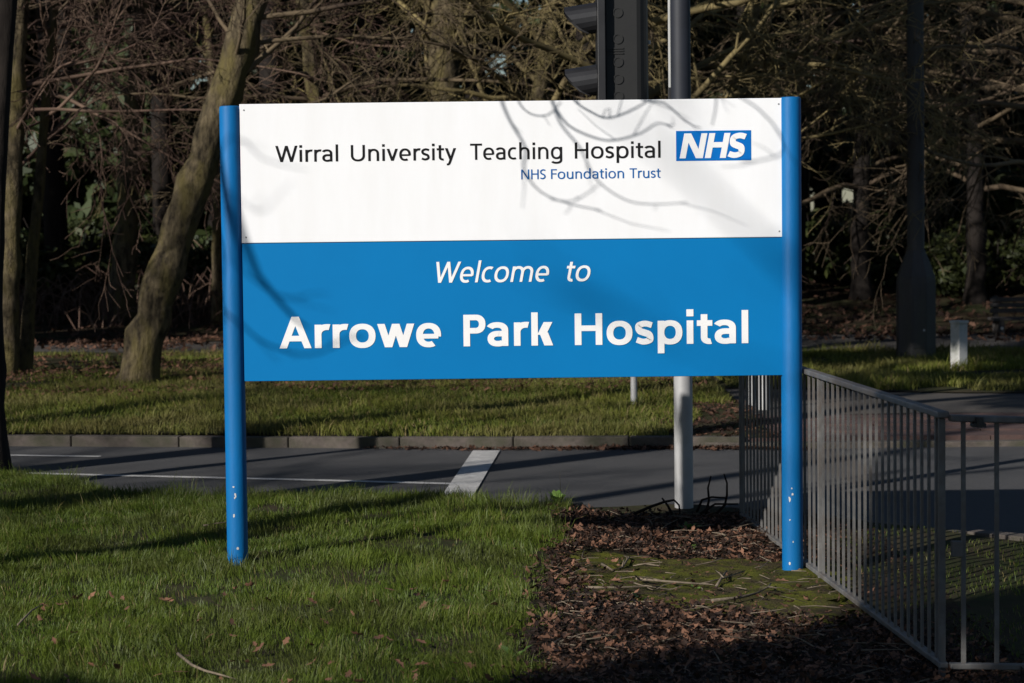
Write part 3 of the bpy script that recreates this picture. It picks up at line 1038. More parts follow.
# far verge grass
N = 210000
X = g.uniform(-7.6, 2.0, N)
Y = 18.9 + 12 * g.uniform(0, 1, N) ** 1.15
k = (np.abs(X) < Y * .235 + .6) & (Y > np.interp(X, [t[0] for t in FAR_EDGE], [t[1] for t in FAR_EDGE]) + .10)
k &= ~((X > 1.35 + .25 * np.sin(Y * 1.3)) & (Y < 21.6))
bare = vnoise(X, Y, 1.3, 12) * .55 + vnoise(X, Y, .4, 13) * .45
k &= bare > g.uniform(.1, .35, N) + .28 * np.clip((Y - 23.3) / 2.5, 0, 1)
X, Y = X[k], Y[k]
n1 = vnoise(X, Y, .6, 21)
blades('far_grass', X, Y, zf(X, Y), (.03 + .045 * n1) * np.exp(g.normal(0, .3, len(X))), g.uniform(.006, .010, len(X)), M['far_grass'], 9,
       'short green grass on the far verge beyond the road', .6, np.where(g.uniform(0, 1, len(X)) < .10 + .25 * np.clip((Y - 22) / 4, 0, 1) * n1, 1.0, np.clip(.2 + .5 * n1 + g.normal(0, .2, len(X)), 0, .85)))
N = 60000
X = g.uniform(2.1, 8.5, N)
Y = g.uniform(23.0, 29.0, N)
k = (X < Y * .235 + .6) & (Y > TAR1 + .25 * np.sin(X) + .1) & (Y < 31.0 - 2.3 / (1 + np.exp(-(X - 3.2) * 2)) - .05)
k &= vnoise(X, Y, .7, 30) > .22
X, Y = X[k], Y[k]
n1 = vnoise(X, Y, .6, 31)
blades('island_grass', X, Y, zf(X, Y), (.035 + .07 * n1) * np.exp(g.normal(0, .3, len(X))), g.uniform(.007, .012, len(X)), M['far_grass'], 19,
       'rough green grass around the lamp column and bollard', .6, np.clip(.25 + .55 * n1 + g.normal(0, .2, len(X)), 0, 1))


# ------------------------------------------------------------------ fallen leaves
def leaf_cloud(name, X, Y, Z, size, material, seed, label, tilt=.45, rn=None):
    g = np.random.default_rng(seed)
    n = len(X)
    # a lobed, curled leaf: 8 rim points round a midrib
    rim = np.array([[-1, 0, 0], [-.55, .38, .10], [-.15, .26, .03], [.2, .50, .16], [.5, .24, .06], [1.0, 0, .14], [.5, -.26, .05], [.15, -.48, .18], [-.2, -.24, .03], [-.6, -.36, .1]])
    P = np.concatenate([[[0, 0, -.03]], rim]) * .5
    k = len(P)
    F0 = np.array([[0, i, i % 10 + 1] for i in range(1, 11)])
    a = g.uniform(0, 2 * np.pi, n)
    tx, ty = g.normal(0, tilt, n), g.normal(0, tilt, n)
    curl = g.uniform(-.6, 1.6, n)
    Q = np.repeat(P[None], n, 0)
    Q[:, :, 2] *= curl[:, None]
    Q[:, :, 2] += (Q[:, :, 0] ** 2) * g.uniform(-.5, .9, n)[:, None]
    Q[:, :, 1] *= g.uniform(.7, 1.25, n)[:, None]
    Q *= size[:, None, None]
    ca, sa = np.cos(a)[:, None], np.sin(a)[:, None]
    x, y, z = Q[:, :, 0], Q[:, :, 1], Q[:, :, 2]
    y, z = y * np.cos(tx)[:, None] - z * np.sin(tx)[:, None], y * np.sin(tx)[:, None] + z * np.cos(tx)[:, None]
    x, z = x * np.cos(ty)[:, None] + z * np.sin(ty)[:, None], -x * np.sin(ty)[:, None] + z * np.cos(ty)[:, None]
    x, y = x * ca - y * sa, x * sa + y * ca
    V = np.stack([x + X[:, None], y + Y[:, None], z + Z[:, None]], 2)
    F = ((np.arange(n) * k)[:, None, None] + F0[None]).reshape(-1, 3)
    r = g.uniform(0, 1, n) ** 1.6 if rn is None else rn
    o = arr_mesh(name, V.reshape(-1, 3), F, material, attr=np.repeat(r, k))
    if label:
        tag(o, label, 'leaves', kind='stuff')
    return o


def in_slab(X, Y):
    y0 = np.interp(X, [sl_[3].x, sl_[2].x], [sl_[3].y, sl_[2].y])
    y1 = np.interp(X, [sl_[0].x, sl_[1].x], [sl_[0].y, sl_[1].y])
    wv = vnoise(X, Y, .16, 66) * .28
    return (Y > y0 + wv) & (Y < y1 - wv * .6) & (X > sl_[0].x + wv * .5)


N = 30000
X = g.uniform(-.1, 2.1, N)
Y = g.uniform(8.2, 14.4, N)
ed = np.interp(Y, [7, 8.5, 9.0, 10.9, 12, 14, 16], [-.1, .02, .04, .14, .2, .30, .32])
fx = np.interp(Y, [fA.y, fB.y], [fA.x, fB.x])
k = (X > ed - np.abs(g.normal(0, .06, N))) & (X < fx + .1 + np.abs(g.normal(0, .25, N))) & (Y < np.interp(X, [t[0] for t in NEAR_EDGE], [t[1] for t in NEAR_EDGE]) - .1)
k &= ~(in_slab(X, Y) & (g.uniform(0, 1, N) > .05))
X, Y = X[k], Y[k]
Z = zn(X, Y) + .008 + np.abs(g.normal(0, .016, len(X))) + .02 * vnoise(X, Y, .3, 40)
leaf_cloud('leaf_litter', X, Y, Z, g.uniform(.016, .050, len(X)), M['leaf'], 40, 'brown fallen leaves covering the bare ground under the right post', .5, np.clip(np.random.default_rng(41).uniform(0, 1, len(X)) ** 3.4 * .95 + .22 * (vnoise(X, Y, .25, 42) - .5), 0, 1))
N = 900
X = g.uniform(.1, 1.9, N)
Y = g.uniform(8.4, 14.2, N)
k = (X < np.interp(Y, [fA.y, fB.y], [fA.x, fB.x])) & (X > np.interp(Y, [7, 8.5, 9.0, 10.9, 12, 14, 16], [-.1, .02, .04, .14, .2, .30, .32])) & ~(in_slab(X, Y) & (g.uniform(0, 1, N) > .1))
X, Y = X[k], Y[k]
leaf_cloud('pale_leaves', X, Y, zn(X, Y) + .035, g.uniform(.04, .075, len(X)), M['leaf'], 43, 'larger paler leaves strewn over the leaf litter', .4, np.random.default_rng(44).uniform(.6, 1, len(X)))
# leaves caught in the far verge
N = 14000
X = g.uniform(-7, 1.9, N)
Y = g.uniform(19.3, 33.4, N)
dens = np.interp(Y, [19, 22.3, 23.2, 24.5, 26.2, 27.5, 30, 33.4], [.02, .12, .62, .70, .95, .9, .45, .5])
k = (vnoise(X, Y, .9, 50) * .7 + .3 * vnoise(X, Y, .3, 51) > 1 - dens * .95) & (np.abs(X) < Y * .235 + .5)
X, Y = X[k], Y[k]
leaf_cloud('verge_leaves', X, Y, zf(X, Y) + .045, g.uniform(.04, .085, len(X)), M['leaf'], 52, 'brown fallen leaves scattered over the far verge', .4, np.random.default_rng(5).uniform(.2, 1, len(X)))
N = 6500
X = g.uniform(-10, 10, N)
Y = g.uniform(31.0, 41.0, N)
leaf_cloud('woodland_leaves', X, Y, zf(X, Y) + .03, g.uniform(.08, .16, N), M['leaf'], 53, 'brown fallen leaves on the woodland floor', .5, np.random.default_rng(6).uniform(.0, .45, N))

# leaves gathered at the foot of the far kerb and by the crossing
N = 1500
X = g.uniform(-1.2, 2.3, N)
Y = np.interp(X, [t[0] for t in FAR_EDGE], [t[1] for t in FAR_EDGE]) - np.abs(g.normal(0, .07, N)) - .02
k = g.uniform(-1.2, 1.2, N) < X + .2
X2 = g.uniform(1.2, 2.1, 900)
Y2 = g.uniform(18.75, 21.8, 900)
X, Y = np.concatenate([X[k], X2]), np.concatenate([Y[k], Y2])
Z = np.where(Y > np.interp(X, [t[0] for t in FAR_EDGE], [t[1] for t in FAR_EDGE]), zf(X, Y) + .015, ROADZ + .012)
leaf_cloud('gutter_leaves', X, Y, Z, g.uniform(.03, .075, len(X)), M['leaf'], 54, 'dark leaves gathered along the foot of the far kerb', .35, np.random.default_rng(8).uniform(0, .55, len(X)))

# single leaves lying in the lawn
spots = []
for line in ('104 683', '40 620', '92 660', '66 672', '236 583', '308 597', '340 600', '390 587', '416 593', '378 602', '310 604', '325 618', '352 651', '331 653', '268 657', '312 640', '410 658', '455 586',
             '462 583', '448 606', '447 608', '471 645', '378 632', '254 608', '286 636', '247 655', '222 672', '345 680', '360 676', '455 674', '470 660', '430 606', '494 602', '500 640', '510 622', '476 612',
             '505 660', '490 674', '232 655', '20 655', '170 595', '118 662', '152 612', '250 580', '445 580', '520 590', '528 565', '515 545', '60 600', '415 672'):
    spots.append(tuple(float(v) for v in line.split()))
rnd = random.Random(77)
for _ in range(60):
    spots.append((min(rnd.uniform(30, 535), rnd.uniform(180, 640)), rnd.uniform(585, 682)))
spots = [q for q in spots if q[0] < 535]
rnd = random.Random(9)
for i, (px, py) in enumerate(spots[1:]):
    p = gnd(px, py, .045)
    z = float(zn(p.x, p.y))
    o = leaf_cloud('fallen_leaf', np.zeros(1), np.zeros(1), np.zeros(1), np.array([rnd.uniform(.036, .066)]), M['leaf'], 100 + i, None, .45, np.array([rnd.uniform(.55, 1.0)]))
    o.location = (p.x, p.y, z + .038)
    tag(o, 'curled brown fallen leaf caught in the lawn of the near verge', 'leaf', 'fallen leaves in the lawn')


# ------------------------------------------------------------------ fallen twigs
def twig(label, pix, rad, forks=(), z=.012, material=None):
    pts = []
    for k, (px, py) in enumerate(pix):
        p = gnd(px, py, -.06 if px > 545 else .05)
        zz = float(zn(p.x, p.y))
        if in_slab(np.array([p.x]), np.array([p.y]))[0]:
            zz = max(-.056, zz + .018)
        pts.append(Vector((p.x, p.y, zz + z + (.035 if px < 545 else 0) + .008 * math.sin(k * 2.1 + px))))
    root = pts[0].copy()
    m = MB()
    n = len(pts)
    m.tube([p - root for p in pts], [rad * (1 - .6 * k / max(1, n - 1)) for k in range(n)], 6)
    for (i, dx, dy, dz) in forks:
        m.tube([pts[i] - root, pts[i] - root + Vector((dx * .5, dy * .5, dz * .7)), pts[i] - root + Vector((dx, dy, dz))], [rad * .6, rad * .5, rad * .25], 5)
    o = m.build('fallen_twig', material or M['twig'], smooth=True)
    o.location = root
    tag(o, label, 'twig', 'fallen twigs')
    return o


twig('dark forked twig lying at the left end of the mossy slab', [(602, 569), (612, 573), (622, 570), (629, 563), (624, 560)], .008, ((2, .02, .10, .03),))
twig('long pale twig lying across the middle of the mossy slab', [(636, 585), (665, 586), (700, 588), (724, 583), (745, 573)], .007, ((3, -.03, .12, .02), (2, .06, -.1, .01)))
twig('short thick dark twig crossing the pale twig on the mossy slab', [(716, 590), (722, 582), (727, 575)], .008)
twig('curved twig at the right part of the mossy slab near the blue post', [(712, 607), (740, 602), (757, 598), (768, 592), (771, 587)], .008, ((3, .03, -.1, .01),))
twig('long dark twig along the front edge of the mossy slab', [(586, 598), (612, 597), (640, 595), (666, 591)], .007, ((2, .05, -.12, .02),))
twig('slim brown twig below the dark one on the mossy slab', [(612, 611), (640, 612), (662, 615), (680, 622)], .008)
twig('pale thick stick in the leaves behind the mossy slab', [(648, 549), (678, 548), (700, 551), (718, 555)], .012)
twig('pale twig in the leaves left of the blue post foot', [(745, 556), (762, 553), (780, 555)], .009, ((1, .05, -.08, .0),))
twig('broken pale branch among leaves below the guard rail end', [(722, 530), (735, 527), (748, 522), (762, 516)], .014, ((1, .12, .06, .05),))
twig('pale twig lying in the grass left of the left post', [(204, 522), (216, 519), (228, 519)], .006)
twig('thin bent twig in the lawn below the left post', [(178, 652), (192, 660), (205, 668), (222, 672), (236, 673)], .007)
twig('dry grass stalk leaning in the lawn at far left', [(18, 626), (32, 612), (44, 598), (56, 590)], .005)
twig('thin twig among the dark leaves at the bottom right', [(848, 676), (868, 673), (890, 674)], .008)
twig('thin twig in the leaves in front of the mossy slab', [(800, 640), (830, 636), (852, 632)], .006)


# broken thin twigs and leaf bits strewn over the leaf bed and the slab
g = np.random.default_rng(91)
m = MB()
cnt = 0
while cnt < 330:
    x, y = g.uniform(.1, 1.8), g.uniform(8.7, 14.3)
    if x > np.interp(y, [fA.y, fB.y], [fA.x, fB.x]) - .05 or x < np.interp(y, [8.5, 10.9, 14], [.02, .14, .30]):
        continue
    cnt += 1
    a, L_ = g.uniform(0, 6.28), g.uniform(.04, .22)
    z = max(-.05, float(zn(x, y)) + .02) + g.uniform(0, .02)
    d = Vector((math.cos(a), math.sin(a), g.normal(0, .12)))
    k_ = Vector((g.normal(0, .15), g.normal(0, .15), g.uniform(0, .1)))
    p = Vector((x, y, z))
    r_ = g.uniform(.0015, .004)
    m.tube([p, p + (d + k_) * L_ * .5, p + d * L_], [r_, r_ * .8, r_ * .5], 4)
tag(m.build('twig_litter', M['twig']), 'thin broken twigs strewn over the leaf bed and mossy slab', 'twigs', kind='stuff')
X = g.uniform(.25, 1.5, 700)
Y = g.uniform(10.8, 13.0, 700)
leaf_cloud('leaf_crumbs', X, Y, np.maximum(-.052, zn(X, Y) + .02), g.uniform(.008, .024, 700), M['leaf'], 92, 'crumbled leaf bits scattered on the mossy slab', .3, g.uniform(.1, .8, 700))


# ------------------------------------------------------------------ bare stems and weeds by the signal pole
def stem_plant(name, label, base, polys, rad, material, cat, group=None):
    e = empty(name, base)
    for pl in polys:
        m = MB()
        m.tube(pl, [rad * (1 - .5 * k / (len(pl) - 1)) for k in range(len(pl))], 5)
        m.build('stem', material, e, smooth=True)
    tag(e, label, cat, group)
    return e


def stems_px(pl, Y, base):
    return [at(px, py, Y) - Vector(base) for px, py in pl]


b1 = Vector((at(706, 512, 14.05).x, 14.05, -.09))
stem_plant('bramble', 'bare dark bramble stems right of the signal pole base', b1,
           [stems_px([(706, 514), (709, 500), (708, 488), (711, 476)], 14.05, b1), stems_px([(716, 514), (725, 505), (727, 495), (727, 483), (724, 474)], 14.05, b1),
            stems_px([(697, 512), (702, 500), (712, 497), (727, 498)], 14.05, b1), stems_px([(700, 514), (715, 504), (738, 504)], 14.0, b1)], .009, M['bark_dark'], 'plant', 'bramble stems')
b1 = Vector((at(650, 514, 14.0).x, 14.0, -.09))
stem_plant('bramble', 'bare arching bramble stem left of the signal pole base', b1,
           [stems_px([(634, 514), (650, 507), (664, 502), (674, 500), (679, 505), (680, 514)], 14.0, b1), stems_px([(672, 514), (668, 506), (662, 498)], 13.9, b1)], .010, M['bark_dark'], 'plant', 'bramble stems')


def weed(label, px, py, size, n, seed, up=.8):
    p = gnd(px, py, -.05 if px > 545 else 0)
    p.z = float(zn(p.x, p.y))
    g = np.random.default_rng(seed)
    V, F = [], []
    for k in range(n):
        a = g.uniform(0, 6.28)
        L = size * g.uniform(.6, 1.1)
        e = g.uniform(.3, 1.2) * up
        d = np.array([math.cos(a) * math.cos(e), math.sin(a) * math.cos(e), math.sin(e)])
        s_ = np.array([-math.sin(a), math.cos(a), 0]) * L * .16
        q = len(V)
        V += [d * 0, d * L * .35 + s_ + [0, 0, .004], d * L * .35 - s_ + [0, 0, .004], d * L * .7 + s_ * .9, d * L * .7 - s_ * .9, d * L + np.array([0, 0, -.15 * L])]
        F += [(q, q + 1, q + 2), (q + 1, q + 3, q + 4), (q + 1, q + 4, q + 2), (q + 3, q + 5, q + 4)]
    o = arr_mesh('weed', np.array(V), np.array(F), M['weed'], attr=np.repeat(g.uniform(0, 1, n), 6))
    o.location = p
    tag(o, label, 'weed', 'small weeds')


weed('bright green weed growing in front of the signal pole', 688, 526, .11, 16, 1)
weed('low green weed in the leaves below the signal pole', 692, 545, .08, 12, 2, .5)
weed('bright leafy tuft where the lawn meets the leaf bed', 557, 505, .12, 18, 3, 1.0)
weed('small green weed beside the pale twig on the slab', 697, 587, .06, 9, 4)
weed('small green sprout near the front edge of the slab', 641, 603, .07, 8, 5)
weed('broad leaved green weed at the lawn edge near the bottom', 515, 655, .10, 14, 6)


# ------------------------------------------------------------------ trees
def tube_arrays(paths, sides):
    """paths: list of (points n x 3, radii n) with n equal inside one call group"""
    out_v, out_f, base = [], [], 0
    groups = {}
    for p, r in paths:
        groups.setdefault(len(p), []).append((p, r))
    for n, lst in groups.items():
        P = np.array([q[0] for q in lst])
        Rr = np.array([q[1] for q in lst])
        d = np.gradient(P, axis=1)
        d /= np.linalg.norm(d, axis=2, keepdims=True) + 1e-9
        ax_ = np.argmin(np.abs(d).mean(axis=1), axis=1)          # the axis each path runs least along
        ref = np.broadcast_to(np.eye(3)[ax_][:, None, :], d.shape)
        u = np.cross(d, ref)
        u /= np.linalg.norm(u, axis=2, keepdims=True) + 1e-9
        v = np.cross(d, u)
        a = 2 * np.pi * np.arange(sides) / sides
        ring = P[:, :, None] + Rr[:, :, None, None] * (u[:, :, None] * np.cos(a)[None, None, :, None] + v[:, :, None] * np.sin(a)[None, None, :, None])
        k = len(lst)
        out_v.append(ring.reshape(-1, 3))
        i, j, s_ = np.meshgrid(np.arange(k), np.arange(n - 1), np.arange(sides), indexing='ij')
        s2 = (s_ + 1) % sides
        b = base + (i * n + j) * sides
        f = np.stack([b + s_, b + s2, b + sides + s2, b + sides + s_], -1).reshape(-1, 4)
        out_f.append(f)
        base += k * n * sides
    return np.concatenate(out_v), np.concatenate(out_f)


def grow(g, p0, d0, L, r0, lev, spec, acc):
    sp = spec[lev]
    n = sp['seg']
    pts, rad = [np.array(p0)], [r0]
    d = np.array(d0) / np.linalg.norm(d0)
    dirs = [d]
    step = L / n
    for k in range(n):
        d = d + g.normal(0, sp['wig'], 3) + np.array([0, 0, sp['trop'] * (1 + sp.get('tropg', 0) * k / n)])
        d = d / np.linalg.norm(d)
        pts.append(pts[-1] + d * step)
        rad.append(max(sp.get('rmin', .003), r0 * (1 - (1 - sp['tip']) * (k + 1) / n)))
        dirs.append(d)
    acc[lev].append((np.array(pts), np.array(rad)))
    if lev + 1 < len(spec):
        nx = spec[lev + 1]
        cnt = sp['kids']
        cnt = int(cnt) + (g.uniform() < cnt - int(cnt))
        for c in range(cnt):
            f = sp['f0'] + (1 - sp['f0']) * (c + g.uniform(0, 1)) / cnt
            i = min(n - 1, int(f * n))
            u = f * n - i
            p = pts[i] * (1 - u) + pts[i + 1] * u
            r = rad[i] * (1 - u) + rad[i + 1] * u
            dd = dirs[i + 1]
            ax = np.cross(dd, g.normal(0, 1, 3))
            ax /= np.linalg.norm(ax) + 1e-9
            an = R(g.normal(nx['ang'], nx.get('angv', 12)))
            nd = dd * math.cos(an) + np.cross(ax, dd) * math.sin(an)
            if 'bias' in nx:
                nd = nd + np.array(nx['bias'])
            if 'flat' in nx:
                nd[2] *= nx['flat']
            LL = L * nx['len'] * g.uniform(.65, 1.25) * (1 - .45 * f if lev == 0 else 1 - .35 * f)
            grow(g, p, nd, LL, min(r * .75, max(nx.get('rmin', .003), r * nx['rr'])), lev + 1, spec, acc)


def tree_meshes(name, seed, trunk_pts, trunk_rad, spec, bark, twig_mat, sides=(12, 5, 4, 3, 3)):
    """trunk is given, limbs and twigs are grown from it"""
    g = np.random.default_rng(seed)
    acc = {i: [] for i in range(len(spec) + 1)}
    T = np.array(trunk_pts, float)
    Rd = np.array(trunk_rad, float)
    n = 26
    t0 = np.linspace(0, 1, len(T))
    tt = np.linspace(0, 1, n)
    # smooth interpolation of the trunk
    P = np.stack([np.interp(tt, t0, T[:, k]) for k in range(3)], 1)
    for _ in range(3):
        P[1:-1] = (P[:-2] + 2 * P[1:-1] + P[2:]) / 4
    rr = np.interp(tt, t0, Rd)
    rr = rr * (1 + .07 * np.sin(np.arange(n) * 1.7 + seed) + .05 * np.sin(np.arange(n) * 3.1 + seed * 2)) * (1 + .4 * np.exp(-tt * 22))
    P[1:] += g.normal(0, .018, (n - 1, 3)) * rr[1:, None] * 3
    acc[0].append((P, rr))
    sp = spec[0]
    L = float(np.linalg.norm(np.diff(P, axis=0), axis=1).sum())
    dirs = np.gradient(P, axis=0)
    dirs /= np.linalg.norm(dirs, axis=1)[:, None]
    nx = spec[1]
    for c in range(sp['kids']):
        f = sp['f0'] + (1 - sp['f0']) * (c + g.uniform(0, 1)) / sp['kids']
        i = min(n - 2, int(f * (n - 1)))
        a = g.uniform(0, 2 * np.pi)
        an = R(g.normal(nx['ang'], nx.get('angv', 12)))
        dd = dirs[i]
        u = np.cross(dd, [math.cos(a), math.sin(a), .1])
        u /= np.linalg.norm(u)
        nd = dd * math.cos(an) + u * math.sin(an)
        if 'bias' in nx:
            nd = nd + np.array(nx['bias'])
        LL = nx['L'] * g.uniform(.6, 1.2) * (1 - .4 * (f - sp['f0']))
        grow(g, P[i], nd, LL, min(rr[i] * .6, nx['r'] * g.uniform(.7, 1.2)), 1, spec, acc)
    v, f = tube_arrays(acc[0], sides[0])
    # knobbly trunk surface
    v = v + g.normal(0, .022, v.shape) * np.repeat(rr, sides[0])[:, None] * 2
    tm = arr_mesh('trunk', v, f, bark, smooth=True, mesh_only=True)
    cms = []
    lv = [acc[1] + acc.get(2, [])] if len(spec) <= 3 else [acc[1], sum([acc[k] for k in range(2, len(spec))], [])]
    V1, F1 = tube_arrays(acc[1], 6)
    lm = arr_mesh('limbs', V1, F1, twig_mat, smooth=True, mesh_only=True)
    rest = sum([acc[k] for k in range(2, len(spec))], [])
    V2, F2 = tube_arrays(rest, 3)
    cm = arr_mesh('crown', V2, F2, twig_mat, smooth=True, mesh_only=True)
    return tm, lm, cm


def place_tree(name, label, meshes, locn, rz=0.0, sc=1.0, group=None, cat='tree'):
    e = empty(name, locn)
    e.rotation_euler = (0, 0, rz)
    e.scale = (sc, sc, sc)
    for nm, me in zip(('trunk', 'limbs', 'crown'), meshes):
        inst(me, nm, e)
    tag(e, label, cat, group)
    return e


def sp(kids=(8, 6, 5, 4), f0=(.3, .15, .1, .1), L1=4.0, r1=.06, lens=(.5, .48, .5), angs=(60, 45, 45, 40), trop=(0, .03, .0, -.02, -.03), wig=(.13, .15, .17, .18), bias1=None, rmin=.0042, tip=.22, depth=4, flat=None):
    S_ = [dict(kids=kids[0], f0=f0[0])]
    for k in range(1, depth + 1):
        d = dict(seg=(0, 9, 7, 5, 4)[k], wig=wig[k - 1], trop=trop[k], tip=tip, kids=kids[k] if k < len(kids) else 0, f0=f0[k] if k < len(f0) else .1, ang=angs[k - 1], rmin=rmin)
        if k == 1:
            d.update(L=L1, r=r1)
            if bias1:
                d['bias'] = bias1
        else:
            d.update(len=lens[k - 2], rr=.55)
        S_.append(d)
    return S_


def trunk_px(pix, Y, zb=None, top=None):
    """centre line of a trunk seen at these pixels, standing at distance Y; relative to its base"""
    pts = [at(px, py, Y) for px, py in pix]
    b = pts[0].copy()
    b.z = float(zf(b.x, Y)) if zb is None else zb
    rel = [(0, 0, -.15)] + [tuple(p - b) for p in pts[1:]]
    if top:
        rel += [tuple(Vector(rel[-1]) + Vector(t)) for t in top]
    return b, rel


WOODS = 'bare trees beyond the road'
# leaning tree left of the sign
b, T = trunk_px([(134, 378), (148, 330), (160, 285), (182, 220), (208, 150), (232, 75), (250, 10)], 24.8, top=[(.5, .2, 1.6), (1.0, .5, 3.6)])
place_tree('bare_tree', 'leaning mossy tree with a thick curved trunk left of the sign',
           tree_meshes('t', 3, T, [.20, .185, .19, .18, .165, .175, .16, .12, .05],
                       sp(kids=(13, 7, 5, 4), f0=(.55, .2, .1, .1), L1=3.2, r1=.032, trop=(0, .02, -.02, -.05, -.06), bias1=(0, -.1, -.1)), M['bark'], M['twigs']), b, group=WOODS)
# pair of trunks at the left edge
b, T = trunk_px([(6, 366), (9, 300), (11, 220), (16, 120), (18, 30)], 26.6, top=[(.1, .2, 2.5), (.3, .3, 5.5)])
place_tree('bare_tree', 'upright greenish trunk at the left edge behind the dark one',
           tree_meshes('t', 4, T, [.125, .115, .11, .10, .095, .07, .03],
                       sp(kids=(22, 7, 6, 4), f0=(.42, .15, .1, .1), L1=3.4, r1=.024, angs=(75, 45, 45, 40), trop=(0, -.03, -.05, -.07, -.07), bias1=(.7, -.2, .05)), M['bark'], M['twigs_red']), b, group=WOODS)
b, T = trunk_px([(24, 362), (29, 300), (36, 220), (42, 150), (50, 60), (54, 0)], 26.9, top=[(.3, .2, 2.0), (.5, .3, 4.0)])
place_tree('bare_tree', 'slender trunk just right of the greenish trunk at left',
           tree_meshes('t', 5, T, [.075, .07, .062, .055, .05, .045, .035, .02],
                       sp(kids=(20, 7, 6, 4), f0=(.45, .15, .1, .1), L1=3.2, r1=.022, angs=(70, 45, 45, 40), trop=(0, -.03, -.05, -.07, -.07), bias1=(.6, -.1, .0)), M['bark'], M['twigs_red']), b, group=WOODS)
# far trunk
b, T = trunk_px([(118, 323), (124, 260), (129, 190), (134, 110), (142, 20)], 37.0, top=[(.2, .2, 3), (.3, .3, 7)])
place_tree('bare_tree', 'dark upright trunk standing behind the leaning tree',
           tree_meshes('t', 6, T, [.24, .19, .165, .15, .14, .10, .04],
                       sp(kids=(18, 6, 5, 4), f0=(.5, .2, .1, .1), L1=4.4, r1=.04, angs=(65, 45, 45, 40), trop=(0, -.01, -.03, -.06, -.06)), M['bark'], M['twigs_red']), b, group=WOODS)
b, T = trunk_px([(217, 332), (217, 250), (216, 170), (214, 90), (205, 0)], 36.2, top=[(-.2, .2, 2.5), (-.3, .3, 5.5)])
place_tree('bare_tree', 'thin straight trunk seen just left of the left blue post',
           tree_meshes('t', 7, T, [.085, .075, .07, .065, .06, .05, .02],
                       sp(kids=(15, 6, 5, 4), f0=(.5, .2, .1, .1), L1=3.6, r1=.028, angs=(60, 45, 45, 40), trop=(0, -.0, -.03, -.06, -.06)), M['bark'], M['twigs']), b, group=WOODS)
# trunk above the middle of the board
b, T = trunk_px([(440, 326), (442, 250), (443, 170), (444, 90), (447, 10)], 35.0, top=[(.1, .2, 2.5), (.2, .3, 5.5)])
place_tree('bare_tree', 'pale trunk rising above the middle of the white panel',
           tree_meshes('t', 8, T, [.27, .25, .24, .225, .21, .15, .05],
                       sp(kids=(16, 7, 5, 4), f0=(.18, .2, .1, .1), L1=5.0, r1=.05, angs=(70, 45, 45, 40), trop=(0, -.02, -.03, -.05, -.06), bias1=(0, .35, .05)), M['bark'], M['twigs_gold']), b, group=WOODS)
# mossy tree behind the signal head, its limbs sweep to the right
b, T = trunk_px([(600, 352), (606, 280), (612, 200), (618, 120), (626, 30)], 27.5, top=[(.2, .2, 1.8), (.3, .3, 4.0)])
place_tree('bare_tree', 'golden mossy tree with sweeping limbs behind the traffic signal',
           tree_meshes('t', 9, T, [.20, .18, .17, .16, .15, .12, .05],
                       sp(kids=(20, 8, 6, 4), f0=(.45, .12, .1, .1), L1=4.2, r1=.05, angs=(70, 45, 42, 40), trop=(0, -.015, -.04, -.07, -.07), bias1=(.5, -.25, .1)), M['twigs_gold'], M['twigs_gold']), b, group=WOODS)
b, T = trunk_px([(700, 345), (712, 280), (722, 200), (738, 120), (748, 30)], 29.0, top=[(.3, .2, 1.8), (.5, .3, 4.2)])
place_tree('bare_tree', 'many branched mossy tree above the right half of the board',
           tree_meshes('t', 10, T, [.13, .12, .11, .10, .09, .07, .03],
                       sp(kids=(22, 8, 6, 4), f0=(.45, .12, .1, .1), L1=4.0, r1=.035, angs=(75, 45, 42, 40), trop=(0, -.01, -.035, -.06, -.06), bias1=(.5, -.2, .15)), M['bark'], M['twigs_gold']), b, group=WOODS)
b, T = trunk_px([(500, 340), (512, 260), (522, 180), (534, 110), (552, 40)], 31.0, top=[(.2, .2, 1.5), (.5, .3, 4.2)])
place_tree('bare_tree', 'twisted mossy tree left of the traffic signal',
           tree_meshes('t', 14, T, [.14, .13, .12, .11, .10, .07, .03],
                       sp(kids=(18, 7, 5, 4), f0=(.3, .12, .1, .1), L1=4.0, r1=.055, angs=(70, 45, 42, 40), trop=(0, -.03, -.05, -.08, -.08)), M['bark'], M['twigs_gold']), b, group=WOODS)
b, T = trunk_px([(330, 338), (326, 260), (322, 180), (316, 110), (306, 30)], 31.5, top=[(-.2, .2, 1.5), (-.5, .3, 4.2)])
place_tree('bare_tree', 'spreading brown tree above the left half of the white panel',
           tree_meshes('t', 15, T, [.13, .12, .11, .10, .09, .07, .03],
                       sp(kids=(12, 7, 5, 4), f0=(.3, .12, .1, .1), L1=4.2, r1=.045, angs=(70, 45, 42, 40), trop=(0, -.03, -.05, -.08, -.08), bias1=(.1, -.3, 0)), M['bark'], M['twigs']), b, group=WOODS)
